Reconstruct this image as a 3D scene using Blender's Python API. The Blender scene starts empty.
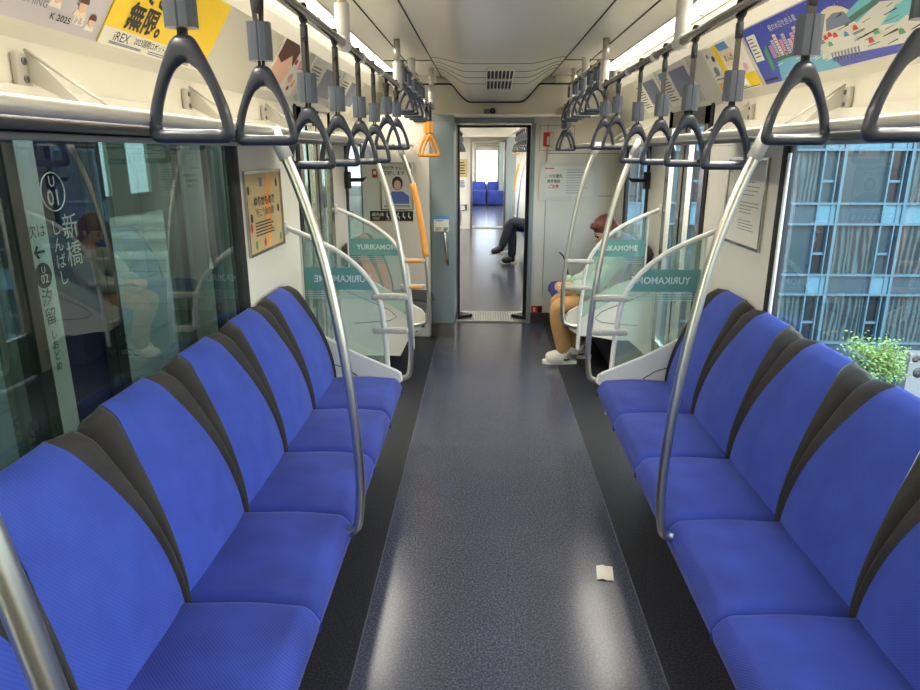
SKY=1.0; SUN=3.6; LAMP=42.; EXPO=.58
import bpy, bmesh, math, random
from mathutils import Vector, Matrix
random.seed(7)
SC = bpy.context.scene
COL = SC.collection
PI = math.pi

# ------------------------------------------------------------------ materials
def lin(c):
    return tuple((x / 255 / 12.92) if x / 255 <= .04045 else ((x / 255 + .055) / 1.055) ** 2.4 for x in c) + (1,)

def pr(name, rgb, rough=.5, metal=0., noise=0., nscale=30., bump=0., coat=0., rough2=None, spec=.5):
    m = bpy.data.materials.new(name); m.use_nodes = True
    nt = m.node_tree; b = nt.nodes['Principled BSDF']
    b.inputs['Base Color'].default_value = lin(rgb)
    b.inputs['Roughness'].default_value = rough
    b.inputs['Metallic'].default_value = metal
    b.inputs['Coat Weight'].default_value = coat
    b.inputs['Specular IOR Level'].default_value = spec
    if noise or bump:
        tc = nt.nodes.new('ShaderNodeTexCoord'); n = nt.nodes.new('ShaderNodeTexNoise')
        n.inputs['Scale'].default_value = nscale; n.inputs['Detail'].default_value = 4
        nt.links.new(tc.outputs['Object'], n.inputs['Vector'])
        if noise:
            r = nt.nodes.new('ShaderNodeValToRGB')
            c = lin(rgb)
            r.color_ramp.elements[0].position = .3; r.color_ramp.elements[1].position = .7
            r.color_ramp.elements[0].color = tuple(x * (1 - noise) for x in c[:3]) + (1,)
            r.color_ramp.elements[1].color = tuple(min(1, x * (1 + noise)) for x in c[:3]) + (1,)
            nt.links.new(n.outputs['Fac'], r.inputs['Fac']); nt.links.new(r.outputs['Color'], b.inputs['Base Color'])
        if bump:
            bp = nt.nodes.new('ShaderNodeBump'); bp.inputs['Strength'].default_value = bump
            bp.inputs['Distance'].default_value = .003
            nt.links.new(n.outputs['Fac'], bp.inputs['Height']); nt.links.new(bp.outputs['Normal'], b.inputs['Normal'])
    return m

def emit(name, rgb, s):
    m = bpy.data.materials.new(name); m.use_nodes = True
    nt = m.node_tree; b = nt.nodes['Principled BSDF']
    b.inputs['Base Color'].default_value = lin(rgb)
    b.inputs['Emission Color'].default_value = lin(rgb)
    b.inputs['Emission Strength'].default_value = s
    return m

def glass(name, rgb, refl=.08, rough=0.0, body=None, bodymix=0.):
    m = bpy.data.materials.new(name); m.use_nodes = True
    nt = m.node_tree; nt.nodes.clear()
    o = nt.nodes.new('ShaderNodeOutputMaterial')
    t = nt.nodes.new('ShaderNodeBsdfTransparent'); t.inputs['Color'].default_value = tuple(x / 255 for x in rgb) + (1,)
    g = nt.nodes.new('ShaderNodeBsdfGlossy'); g.inputs['Roughness'].default_value = rough
    g.inputs['Color'].default_value = (1, 1, 1, 1)
    f = nt.nodes.new('ShaderNodeFresnel'); f.inputs['IOR'].default_value = 1.45
    a = nt.nodes.new('ShaderNodeMath'); a.operation = 'ADD'; a.use_clamp = True; a.inputs[1].default_value = refl
    nt.links.new(f.outputs[0], a.inputs[0])
    ge = nt.nodes.new('ShaderNodeNewGeometry')
    iv = nt.nodes.new('ShaderNodeMath'); iv.operation = 'SUBTRACT'; iv.inputs[0].default_value = 1
    nt.links.new(ge.outputs['Backfacing'], iv.inputs[1])
    ml = nt.nodes.new('ShaderNodeMath'); ml.operation = 'MULTIPLY'
    nt.links.new(a.outputs[0], ml.inputs[0]); nt.links.new(iv.outputs[0], ml.inputs[1])
    mx = nt.nodes.new('ShaderNodeMixShader')
    nt.links.new(ml.outputs[0], mx.inputs[0])
    src = t
    if body:
        d = nt.nodes.new('ShaderNodeBsdfDiffuse'); d.inputs['Color'].default_value = lin(body)
        m2 = nt.nodes.new('ShaderNodeMixShader'); m2.inputs[0].default_value = bodymix
        nt.links.new(t.outputs[0], m2.inputs[1]); nt.links.new(d.outputs[0], m2.inputs[2]); src = m2
    nt.links.new(src.outputs[0], mx.inputs[1]); nt.links.new(g.outputs[0], mx.inputs[2])
    nt.links.new(mx.outputs[0], o.inputs[0])
    return m

def fabric(name, rgb, rgb2, scale=260., nap_sheen=9.):
    m = bpy.data.materials.new(name); m.use_nodes = True
    nt = m.node_tree; b = nt.nodes['Principled BSDF']
    tc = nt.nodes.new('ShaderNodeTexCoord')
    w = nt.nodes.new('ShaderNodeTexWave'); w.bands_direction = 'DIAGONAL'
    w.inputs['Scale'].default_value = scale / 4; w.inputs['Distortion'].default_value = 1.5; w.inputs['Detail'].default_value = 1
    n = nt.nodes.new('ShaderNodeTexNoise'); n.inputs['Scale'].default_value = nap_sheen; n.inputs['Detail'].default_value = 3
    nt.links.new(tc.outputs['Object'], w.inputs['Vector']); nt.links.new(tc.outputs['Object'], n.inputs['Vector'])
    mx = nt.nodes.new('ShaderNodeMath'); mx.operation = 'MULTIPLY_ADD'; mx.inputs[1].default_value = .2
    nt.links.new(w.outputs['Fac'], mx.inputs[0])
    ms = nt.nodes.new('ShaderNodeMath'); ms.operation = 'MULTIPLY'; ms.inputs[1].default_value = .8
    nt.links.new(n.outputs['Fac'], ms.inputs[0]); nt.links.new(ms.outputs[0], mx.inputs[2])
    r = nt.nodes.new('ShaderNodeValToRGB'); r.color_ramp.elements[0].position = .25; r.color_ramp.elements[1].position = .75
    r.color_ramp.elements[0].color = lin(rgb2); r.color_ramp.elements[1].color = lin(rgb)
    nt.links.new(mx.outputs[0], r.inputs['Fac']); nt.links.new(r.outputs['Color'], b.inputs['Base Color'])
    bp = nt.nodes.new('ShaderNodeBump'); bp.inputs['Strength'].default_value = .25; bp.inputs['Distance'].default_value = .001
    nt.links.new(w.outputs['Fac'], bp.inputs['Height']); nt.links.new(bp.outputs['Normal'], b.inputs['Normal'])
    b.inputs['Roughness'].default_value = .85
    b.inputs['Sheen Weight'].default_value = .2; b.inputs['Sheen Roughness'].default_value = .4
    b.inputs['Sheen Tint'].default_value = tuple(.5 + .5 * q for q in lin(rgb)[:3]) + (1,)
    return m

def floor_mat(name, rgb, rough, speck=.5):
    m = bpy.data.materials.new(name); m.use_nodes = True
    nt = m.node_tree; b = nt.nodes['Principled BSDF']
    tc = nt.nodes.new('ShaderNodeTexCoord')
    v = nt.nodes.new('ShaderNodeTexNoise'); v.inputs['Scale'].default_value = 140; v.inputs['Detail'].default_value = 2
    n = nt.nodes.new('ShaderNodeTexNoise'); n.inputs['Scale'].default_value = 5; n.inputs['Detail'].default_value = 2
    nt.links.new(tc.outputs['Object'], v.inputs['Vector']); nt.links.new(tc.outputs['Object'], n.inputs['Vector'])
    r = nt.nodes.new('ShaderNodeValToRGB'); c = lin(rgb)
    r.color_ramp.elements[0].position = .42; r.color_ramp.elements[1].position = .74
    r.color_ramp.elements[0].color = c
    r.color_ramp.elements[1].color = tuple(x + (1 - x) * speck * .35 for x in c[:3]) + (1,)
    nt.links.new(v.outputs['Fac'], r.inputs['Fac'])
    mx = nt.nodes.new('ShaderNodeMix'); mx.data_type = 'RGBA'; mx.blend_type = 'MULTIPLY'; mx.inputs[0].default_value = .5
    r2 = nt.nodes.new('ShaderNodeValToRGB'); r2.color_ramp.elements[0].position = .3; r2.color_ramp.elements[1].position = .7
    r2.color_ramp.elements[0].color = (.8, .8, .84, 1); r2.color_ramp.elements[1].color = (1, 1, 1, 1)
    nt.links.new(n.outputs['Fac'], r2.inputs['Fac'])
    nt.links.new(r.outputs['Color'], mx.inputs[6]); nt.links.new(r2.outputs['Color'], mx.inputs[7])
    nt.links.new(mx.outputs[2], b.inputs['Base Color'])
    mr = nt.nodes.new('ShaderNodeMapRange'); mr.inputs[1].default_value = .3; mr.inputs[2].default_value = .7
    mr.inputs[3].default_value = rough * .85; mr.inputs[4].default_value = rough * 1.2
    b.inputs['Roughness'].default_value = rough
    return m

M = dict(
    cream=pr('cream_panel', (222, 217, 201), .42, noise=.03, nscale=3),
    cream_gloss=pr('cream_gloss', (196, 192, 177), .35),
    grey_panel=pr('warm_grey_panel', (176, 172, 160), .45),
    ceil=pr('ceiling_panel', (226, 222, 208), .38, noise=.02, nscale=2),
    ceil_mid=pr('ceiling_duct', (232, 228, 217), .25),
    teal=pr('grey_teal_panel', (130, 144, 144), .4),
    black=pr('black_rubber', (22, 22, 24), .6),
    darkgap=pr('dark_gap', (30, 30, 32), .7),
    steel=pr('brushed_steel', (176, 172, 164), .2, metal=1.),
    satin=pr('satin_pole', (208, 204, 192), .3, metal=1.),
    dsteel=pr('dark_steel', (110, 110, 112), .4, metal=1.),
    white=pr('white_plastic', (214, 212, 204), .35),
    strapring=pr('grey_handle', (46, 52, 62), .32, coat=.15),
    sleeve=pr('grey_sleeve', (72, 80, 90), .42),
    web=pr('strap_webbing', (56, 50, 46), .55),
    orange=pr('orange_plastic', (236, 160, 66), .4),
    blue=fabric('blue_moquette', (58, 82, 176), (44, 64, 152)),
    blue2=fabric('blue_moquette_seat', (50, 71, 164), (25, 38, 108), nap_sheen=5.5),  # strong light and dark noise paints the lit sheen bands of the cushions
    bolster=fabric('black_moquette', (60, 55, 49), (40, 37, 33)),
    oranges=fabric('orange_moquette', (196, 112, 58), (160, 84, 40)),
    blackseat=fabric('black_seat', (42, 40, 40), (26, 26, 28)),
    floor=floor_mat('floor_middle', (54, 58, 74), .2, .26),
    floor2=floor_mat('floor_side', (17, 19, 29), .42, .15),
    seam=pr('floor_seam', (84, 86, 96), .4),
    heater=pr('under_seat_box', (32, 33, 38), .6),
    winL=glass('window_glass_platform', (186, 204, 194), .05),
    winR=glass('window_glass_street', (225, 240, 245), .02),
    part=glass('partition_glass', (215, 236, 228), .02, body=(222, 236, 228), bodymix=.14),
    band=glass('partition_band', (140, 190, 182), .02, body=(108, 160, 152), bodymix=.75),
    stripe=pr('partition_stripe', (120, 165, 160), .5),
    paper=pr('paper_white', (224, 221, 208), .6),
    lamp=emit('lamp_diffuser', (255, 246, 228), 2.6),
    navy=pr('sign_navy', (22, 26, 62), .5),
    ink=pr('ink_black', (28, 28, 30), .6),
    red=pr('red_print', (196, 34, 30), .5),
    yellow=pr('yellow_print', (238, 200, 28), .55),
    lilac=pr('lilac_print', (186, 180, 188), .6),
    kraft=pr('kraft_print', (196, 170, 122), .6),
    skin=pr('skin', (222, 178, 150), .5),
    skyblue=pr('sky_blue_print', (70, 140, 200), .5),
    bpic=pr('deep_blue_print', (50, 66, 170), .5),
    water=pr('water_blue_print', (88, 158, 190), .5),
    green=pr('green_print', (70, 140, 90), .5),
    pink=pr('pink_print', (220, 150, 165), .5),
    bluegrey=pr('blue_grey_print', (104, 116, 140), .5),
    silver=pr('silver_letter', (206, 212, 210), .3, metal=.35),
    rail=pr('rail_steel_sheen', (216, 211, 196), .3, metal=.35),  # steel rail coloured pale to imitate its bright reflections
)

# ------------------------------------------------------------------ mesh builder
class MB:
    def __init__(self): self.v = []; self.f = []; self.s = []
    def add(self, vs, fs, smooth=False):
        n = len(self.v); self.v += [Vector(p) for p in vs]
        self.f += [tuple(n + i for i in f) for f in fs]; self.s += [smooth] * len(fs); return self
    def box(self, x0, x1, y0, y1, z0, z1, bev=0.):
        if x1 < x0: x0, x1 = x1, x0
        if y1 < y0: y0, y1 = y1, y0
        bm = bmesh.new(); bmesh.ops.create_cube(bm, size=1)
        for v in bm.verts:
            v.co = Vector(((x0 + x1) / 2 + v.co.x * (x1 - x0), (y0 + y1) / 2 + v.co.y * (y1 - y0), (z0 + z1) / 2 + v.co.z * (z1 - z0)))
        if bev: bmesh.ops.bevel(bm, geom=bm.edges[:], offset=bev, segments=2, affect='EDGES', profile=.5)
        return self.frombm(bm, bool(bev))
    def frombm(self, bm, smooth=False, mat=None):
        bm.verts.index_update()
        vs = [(mat @ v.co) if mat else v.co.copy() for v in bm.verts]
        fs = [tuple(v.index for v in f.verts) for f in bm.faces]
        bm.free(); return self.add(vs, fs, smooth)
    def frommesh(self, me, mat, smooth=False):
        return self.add([mat @ v.co for v in me.vertices], [tuple(p.vertices) for p in me.polygons], smooth)
    def tube(self, pts, r, n=12, closed=False, cap=True, smooth=True):
        pts = [Vector(p) for p in pts]; m = len(pts)
        rs = r if isinstance(r, (list, tuple)) else [r] * m
        vs = []; fs = []; prev = None
        for i, p in enumerate(pts):
            if closed: t = pts[(i + 1) % m] - pts[i - 1]
            else: t = pts[min(i + 1, m - 1)] - pts[max(i - 1, 0)]
            t.normalize()
            if prev is None:
                a = Vector((0, 0, 1)) if abs(t.z) < .9 else Vector((1, 0, 0))
                nrm = t.cross(a).normalized()
            else:
                nrm = (prev - t * prev.dot(t)).normalized()
            prev = nrm; b = t.cross(nrm)
            for k in range(n):
                a = 2 * PI * k / n
                vs.append(p + (nrm * math.cos(a) + b * math.sin(a)) * rs[i])
        segs = m if closed else m - 1
        for i in range(segs):
            for k in range(n):
                a = i * n + k; b2 = i * n + (k + 1) % n; j = ((i + 1) % m) * n
                fs.append((a, b2, j + (k + 1) % n, j + k))
        if cap and not closed:
            fs.append(tuple(reversed(range(n)))); fs.append(tuple((m - 1) * n + k for k in range(n)))
        return self.add(vs, fs, smooth)
    def prism(self, poly, axis, a, b, smooth=False):
        # poly in the two other axes (order x,y,z without axis)
        n = len(poly); vs = []
        for w in (a, b):
            for p in poly:
                q = list(p); q.insert(axis, w); vs.append(tuple(q))
        fs = [tuple(range(n)), tuple(reversed(range(n, 2 * n)))]
        fs += [(i, n + i, n + (i + 1) % n, (i + 1) % n) for i in range(n)]
        return self.add(vs, fs, smooth)
    def grid(self, fn, nu, nv, smooth=True):
        vs = [fn(i / nu, j / nv) for j in range(nv + 1) for i in range(nu + 1)]
        fs = [(j * (nu + 1) + i, j * (nu + 1) + i + 1, (j + 1) * (nu + 1) + i + 1, (j + 1) * (nu + 1) + i) for j in range(nv) for i in range(nu)]
        return self.add(vs, fs, smooth)
    def lathe(self, prof, c=(0, 0, 0), n=20, axis=2):
        vs = []; m = len(prof)
        for r, h in prof:
            for k in range(n):
                a = 2 * PI * k / n; p = [r * math.cos(a), r * math.sin(a)]
                p.insert(axis, h); vs.append(Vector(p) + Vector(c))
        fs = [(i * n + k, i * n + (k + 1) % n, (i + 1) * n + (k + 1) % n, (i + 1) * n + k) for i in range(m - 1) for k in range(n)]
        return self.add(vs, fs, True)
    def ball(self, c, r, sc=(1, 1, 1), n=12):
        bm = bmesh.new(); bmesh.ops.create_uvsphere(bm, u_segments=n, v_segments=max(6, n * 2 // 3), radius=r)
        return self.frombm(bm, True, Matrix.Translation(c) @ Matrix.Diagonal((*sc, 1)))

ORG = {}
def finish_mesh(name, mb, mat, org, thick=0):
    me = bpy.data.meshes.new(name)
    me.from_pydata([tuple(v - org) for v in mb.v], [], mb.f)
    me.polygons.foreach_set('use_smooth', mb.s)
    bm = bmesh.new(); bm.from_mesh(me); bmesh.ops.recalc_face_normals(bm, faces=bm.faces[:]); bm.to_mesh(me); bm.free()
    if mat: me.materials.append(mat)
    return me
def tag(o, label=None, cat=None, group=None, kind=None):
    if label: o['label'] = label
    if cat: o['category'] = cat
    if group: o['group'] = group
    if kind: o['kind'] = kind
    return o
def obj(name, mb, mat, parent=None, base=None, label=None, cat=None, group=None, kind=None):
    if parent is not None: org = ORG[parent]
    else: org = Vector(base) if base is not None else Vector((0, 0, 0))
    o = bpy.data.objects.new(name, finish_mesh(name, mb, mat, org)); COL.objects.link(o)
    if parent is not None: o.parent = parent
    else: o.location = org
    ORG[o] = org
    return tag(o, label, cat, group, kind)
def thing(name, label, cat, loc=(0, 0, 0), group=None, kind=None):
    o = bpy.data.objects.new(name, None); COL.objects.link(o); o.location = loc
    o.empty_display_size = .1
    ORG[o] = Vector(loc); return tag(o, label, cat, group, kind)
def struct(name, mb, mat): return obj(name, mb, mat, kind='structure')
def dup(root, loc=None, rotz=None, label=None, group=None, mats=None):
    r = root.copy(); COL.objects.link(r)
    if loc is not None: r.location = loc
    if rotz is not None: r.rotation_euler.z = rotz
    if label: r['label'] = label
    if group: r['group'] = group
    def rec(a, b):
        for ch in list(a.children):
            c = ch.copy(); COL.objects.link(c); c.parent = b; rec(ch, c)
    rec(root, r); return r

_tc = {}
def textmesh(s, bold=0.):
    k = (s, bold)
    if k not in _tc:
        cu = bpy.data.curves.new('t', 'FONT'); cu.body = s; cu.size = 1; cu.align_x = 'CENTER'; cu.align_y = 'CENTER'
        cu.offset = bold; cu.resolution_u = 2
        o = bpy.data.objects.new('t', cu); COL.objects.link(o)
        dg = bpy.context.evaluated_depsgraph_get(); me = bpy.data.meshes.new_from_object(o.evaluated_get(dg))
        bpy.data.objects.remove(o); _tc[k] = me
    return _tc[k]
class Plane:
    """flat frame on a surface: o origin, r reading direction, u up, n towards reader"""
    def __init__(self, o, r, u):
        self.o = Vector(o); self.r = Vector(r).normalized(); self.u = Vector(u).normalized(); self.n = self.r.cross(self.u)
    def p(self, a, b, c=0): return self.o + self.r * a + self.u * b + self.n * c
    def rect(self, mb, a0, a1, b0, b1, c0=0, c1=.0015):
        vs = [self.p(a, b, c) for c in (c0, c1) for a, b in ((a0, b0), (a1, b0), (a1, b1), (a0, b1))]
        return mb.add(vs, [(3, 2, 1, 0), (4, 5, 6, 7), (0, 1, 5, 4), (1, 2, 6, 5), (2, 3, 7, 6), (3, 0, 4, 7)])
    def poly(self, mb, pts, c0=0, c1=.0015):
        n = len(pts); vs = [self.p(a, b, c) for c in (c0, c1) for a, b in pts]
        return mb.add(vs, [tuple(reversed(range(n))), tuple(range(n, 2 * n))] + [(i, (i + 1) % n, n + (i + 1) % n, n + i) for i in range(n)])
    def disc(self, mb, a, b, ra, rb=None, c0=0, c1=.0015, n=20):
        rb = rb or ra
        return self.poly(mb, [(a + ra * math.cos(2 * PI * k / n), b + rb * math.sin(2 * PI * k / n)) for k in range(n)], c0, c1)
    def ring(self, mb, a, b, ra, w, c=.002, n=28):
        pts = []
        for k in range(n):
            t = 2 * PI * k / n
            pts.append(self.p(a + ra * math.cos(t), b + ra * math.sin(t), c))
        return mb.tube(pts, w, 4, closed=True)
    def text(self, mb, s, a, b, size, c=.002, bold=0., sx=1.):
        m = Matrix.Identity(4)
        for i in range(3):
            m[i][0] = self.r[i] * size * sx; m[i][1] = self.u[i] * size; m[i][2] = self.n[i]
        q = self.p(a, b, c)
        for i in range(3): m[i][3] = q[i]
        return mb.frommesh(textmesh(s, bold), m)
    def lines(self, mb, a0, a1, b1, b0, n, h, c=.002, seed=1):
        rr = random.Random(seed)
        for k in range(n):
            b = b1 + (b0 - b1) * k / max(1, n - 1); e = a0 + (a1 - a0) * rr.uniform(.6, 1)
            self.rect(mb, a0, e, b - h / 2, b + h / 2, c - .001, c)
        return mb
def catmull(pts, k=6):
    pts = [Vector(p) for p in pts]; out = []
    for i in range(len(pts) - 1):
        p0 = pts[max(i - 1, 0)]; p1 = pts[i]; p2 = pts[i + 1]; p3 = pts[min(i + 2, len(pts) - 1)]
        for j in range(k):
            t = j / k
            out.append(.5 * ((2 * p1) + (p2 - p0) * t + (2 * p0 - 5 * p1 + 4 * p2 - p3) * t * t + (3 * p1 - p0 - 3 * p2 + p3) * t ** 3))
    out.append(pts[-1]); return out

# ------------------------------------------------------------------ camera (pinhole from the measured vanishing point)
CAM = Vector((-.09, 0, 1.55)); FPX = 670.
VX, VY = 484., 153.
u = (VX - 460) / FPX; v = (VY - 345) / FPX; n_ = math.sqrt(u * u + v * v + 1)
yaw = math.asin(u / n_); pitch = math.atan2(-v, 1)
cam = bpy.data.cameras.new('camera'); camo = bpy.data.objects.new('camera', cam); COL.objects.link(camo)
cam.sensor_width = 36; cam.lens = FPX / 920 * 36; cam.clip_start = .02; cam.clip_end = 300
camo.location = CAM; camo.rotation_euler = (PI / 2 - pitch, 0, yaw)
SC.camera = camo

# ------------------------------------------------------------------ car shell
YB = -2.6; YE = 6.2        # rear bulkhead, gangway wall
W = 1.10
struct('floor', MB().box(-.48, .48, YB, YE + .02, -.04, 0), M['floor'])
for s, nm in ((-1, 'left'), (1, 'right')):
    struct('floor_side_' + nm, MB().box(s * .482, s * 1.25, YB, YE + .02, -.04, 0), M['floor2'])
    struct('trim_seam_' + nm, MB().box(s * .479, s * .4835, YB, YE, -.02, .0012), M['seam'])

# side walls with openings. Window: y -1.2..2.93 z .70..1.575 ; door glass y 3.95..4.72 z .1..1.80 ; end window 5.35..6.05
def side_wall(s, nm):
    t = W + .03
    w = MB()
    w.box(s * W, s * t, YB, 3.72, 0, .62)
    w.box(s * W, s * t, YB, -1.3, .62, 1.585)
    w.box(s * W, s * t, 2.79, 3.72, .62, 1.585)
    w.box(s * W, s * t, YB, 3.72, 1.587, 1.86)
    w.box(s * W, s * t, 4.53, 5.02, 0, 1.86)
    w.box(s * W, s * t, 5.02, YE, 0, .62)
    w.box(s * W, s * t, 5.02, YE, 1.62, 1.86)
    w.box(s * W, s * t, 5.80, YE, .62, 1.62)
    w.box(s * W, s * t, 3.72, 4.53, 1.80, 1.86)
    struct('wall_' + nm, w, M['cream'])
    # curved upper cove and sloped advertising panel
    c = MB()
    prof = [(1.105, 1.775), (1.094, 1.80), (1.088, 1.812), (.948, 2.03), (.938, 2.09), (.936, 2.17)]
    back = [(.97, 2.2), (1.2, 2.0), (1.2, 1.79)]
    c.prism([(s * x, z) for x, z in prof + back], 1, YB, YE)
    struct('trim_cove_' + nm, c, M['cream_gloss'])
    # window
    wn = thing('window_1' if s < 0 else 'window_2', 'large side window above the seats on the ' + nm, 'window', (s * W, .8, .62), kind='structure')
    fr = MB()
    x0, x1 = s * (W - .012), s * (W + .022)
    fr.box(x0, x1, 2.735, 2.80, .60, 1.60, .008); fr.box(x0, x1, -1.32, -1.26, .60, 1.60, .008)
    fr.box(x0, x1, -1.3, 2.78, .60, .645, .006); fr.box(x0, x1, -1.3, 2.78, 1.582, 1.60)
    obj('window_frame', fr, M['black'], wn)
    obj('pane', MB().box(s * (W + .006), s * (W + .012), -1.29, 2.77, .63, 1.59), M['winL'] if s < 0 else M['winR'], wn)
    # roller blind case
    obj('blind_case', MB().box(s * (W - .05), s * W, -1.3, 2.78, 1.577, 1.592, .004), M['grey_panel'], wn)
    if s > 0:
        obj('window_trim', MB().tube([(W - .014, 2.72, .66), (W - .014, 2.72, 1.55)], .008, 8), M['white'], wn)
    # door
    d = thing('door_1' if s < 0 else 'door_2', 'sliding car door on the ' + nm, 'door', (s * W, 4.12, 0), kind='structure')
    lf = MB()
    for a, b in ((3.74, 4.11), (4.14, 4.51)):
        lf.box(s * 1.115, s * 1.085, a, a + .07, .02, 1.79); lf.box(s * 1.115, s * 1.085, b - .07, b, .02, 1.79)
        lf.box(s * 1.115, s * 1.085, a, b, .02, .32); lf.box(s * 1.115, s * 1.085, a, b, 1.70, 1.79)
    obj('door_leaf', lf, M['steel'], d)
    obj('door_glass', MB().box(s * 1.128, s * 1.134, 3.79, 4.46, .3, 1.72), M['winL'] if s < 0 else M['winR'], d)
    g = MB(); g.box(s * 1.09, s * 1.13, 3.705, 3.74, 0, 1.8); g.box(s * 1.09, s * 1.13, 4.51, 4.545, 0, 1.8); g.box(s * 1.112, s * 1.146, 4.11, 4.14, .02, 1.79)
    obj('door_seal', g, M['black'], d)
    # end window
    e = thing('window_3' if s < 0 else 'window_4', 'small end window on the ' + nm, 'window', (s * W, 5.4, .62), kind='structure')
    fr = MB(); fr.box(x0, x1, 5.0, 5.06, .6, 1.64, .006); fr.box(x0, x1, 5.76, 5.82, .6, 1.64, .006); fr.box(x0, x1, 5.03, 5.8, .6, .64, .006); fr.box(x0, x1, 5.03, 5.8, 1.6, 1.64, .006)
    obj('window_frame', fr, M['black'], e)
    obj('pane', MB().box(s * (W + .006), s * (W + .012), 5.03, 5.79, .62, 1.63), M['winL'] if s < 0 else M['winR'], e)
side_wall(-1, 'left'); side_wall(1, 'right')

# ceiling: flat side fields, hanging centre duct
def ceil_z(x, y=0.):
    a = abs(x)
    if a >= .456: return 2.17
    t = min(1, (.456 - a) / .25); t = t * t * (3 - 2 * t)
    q = max(0, (y - 4.75) / 1.3) ** 1.2
    return 2.17 - (.035 + .165 * q) * t
ce = MB()
for s in (-1, 1):
    ce.box(s * .46, s * .80, YB, YE, 2.17, 2.20); ce.box(s * .935, s * 1.2, YB, YE, 2.17, 2.20)
struct('ceiling', ce, M['ceil'])
xs = [-.456 + .912 * i / 40 for i in range(41)]
YS = [YB, 0, 2, 4] + [4.1 + .15 * i for i in range(14)]
dk = MB()
for y0, y1 in zip(YS, YS[1:]):
    n0 = len(dk.v); dk.v += [Vector((x, yy, ceil_z(x, yy))) for yy in (y0, y1) for x in xs]
    dk.f += [(n0 + i, n0 + i + 1, n0 + 42 + i, n0 + 41 + i) for i in range(40)]; dk.s += [True] * 40
dk.box(-.456, .456, YB, 6.05, 2.19, 2.2)
duct = struct('ceiling_duct', dk, M['ceil_mid'])
gr = MB()
for s in (-1, 1):
    gr.tube([(s * .458, YB, 2.169), (s * .458, 6.05, 2.169)], .004, 6)
    gr.box(s * .643, s * .647, YB, 6.0, 2.165, 2.1705)
for yy in (4.85, 5.08, 5.26, 5.45):
    gr.tube([(x, yy, ceil_z(x, yy) - .0005) for x in xs], .0022, 4)
for yy in (.6, 2.75, 5.0):
    for s in (-1, 1): gr.box(s * .46, s * .80, yy, yy + .004, 2.165, 2.1705)
struct('trim_groove', gr, M['darkgap'])
ar = MB(); ar.tube([(x, 6.05, min(2.115, ceil_z(x, 6.05)) - .004) for x in xs], .008, 6)
for s in (-1, 1): ar.tube([(s * .456, 6.05, 2.111), (s * .9, 6.05, 2.111)], .008, 6)
struct('trim_arch', ar, M['black'])
# bulkhead above the gangway
bk = MB(); bk.grid(lambda a, b: Vector((-1.16 + 2.32 * a, 6.055 + .09 * math.sin(b * PI / 2), 2.2 - (2.2 - 1.88) * b ** 1.2)), 2, 12)
bk.box(-1.16, 1.16, 6.15, 6.2, 1.86, 2.2)
bk.box(-1.16, 1.16, 6.02, 6.2, 1.845, 1.872, .006)
bk.box(-1.16, -.50, 5.98, 6.05, 2.115, 2.17).box(.50, 1.16, 5.98, 6.05, 2.115, 2.17)
struct('wall_bulkhead', bk, M['cream'])
# light strips
for s, nm in ((-1, 'left'), (1, 'right')):
    fx = thing('ceiling_light', 'continuous warm white light strip in the ceiling above the %s seats' % nm, 'ceiling light', (s * .868, 1.6, 2.16), 'light strips along the ceiling')
    y = YB + .1; 
    while y < 5.7:
        obj('diffuser', MB().box(s * .805, s * .93, y, min(y + 1.17, 5.7), 2.176, 2.182), M['lamp'], fx); y += 1.2
    f = MB(); f.box(s * .797, s * .806, YB, 5.75, 2.165, 2.19); f.box(s * .929, s * .937, YB, 5.75, 2.165, 2.19)
    y = YB + 1.27
    while y < 5.7: f.box(s * .8, s * .935, y, y + .03, 2.170, 2.184); y += 1.2
    obj('frame', f, M['ceil'], fx)
    obj('housing', MB().box(s * .8, s * .935, YB, 5.75, 2.19, 2.2), M['white'], fx)

# gangway wall, right part at YE and left cabinet
gw = MB()
gw.box(.345, 1.16, YE, YE + .08, 0, 1.87); gw.box(-.345, .345, YE, YE + .08, 1.80, 1.87); gw.box(-1.16, -.345, YE, YE + .08, 0, 1.87)
struct('wall_far', gw, M['cream'])
pl = MB(); pl.box(.468, .471, YE - .003, YE, .25, 1.80); pl.box(.468, 1.15, YE - .003, YE, 1.545, 1.549); pl.box(.468, 1.15, YE - .003, YE, 1.176, 1.180)
pl.box(.40, .403, YE - .003, YE, 1.57, 1.78); pl.box(.70, .703, YE - .003, YE, 1.57, 1.78); pl.box(.40, .703, YE - .003, YE, 1.57, 1.573); pl.box(.40, .703, YE - .003, YE, 1.778, 1.781)
struct('trim_panel_joints', pl, M['darkgap'])
cb = thing('equipment_cabinet', 'tall grey-teal and cream end cabinet left of the gangway door', 'cabinet', (-.75, 5.9, 0))
obj('cream_side', MB().box(-1.095, -.53, 5.65, 6.02, 0, 1.845, .01), M['cream'], cb)
obj('teal_panel', MB().box(-.528, -.335, 5.64, 6.17, .13, 1.79, .006), M['teal'], cb)
obj('header', MB().box(-.528, -.335, 5.645, 6.015, 1.79, 1.845), M['teal'], cb)
obj('kick_plate', MB().box(-.53, -.333, 5.635, 6.17, 0, .13), M['steel'], cb)
hb = MB(); hb.tube(catmull([(-.41, 5.64, .93), (-.41, 5.60, .91), (-.408, 5.585, .87), (-.39, 5.585, .70), (-.388, 5.60, .66), (-.388, 5.64, .64)]), .014)
obj('handle', hb, M['steel'], cb)
df = thing('door_3', 'open gangway doorway between the cars', 'door', (0, YE, 0), kind='structure')
f = MB(); f.box(-.334, -.325, YE - .03, YE + .42, 0, 1.8); 
f.box(-.325, .325, YE - .02, YE + .1, 1.785, 1.83)
obj('metal_jamb', f, M['steel'], df)
f = MB(); f.box(.325, .36, YE - .03, YE + .42, 0, 1.8); pass
obj('teal_jamb', f, M['teal'], df)
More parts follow.
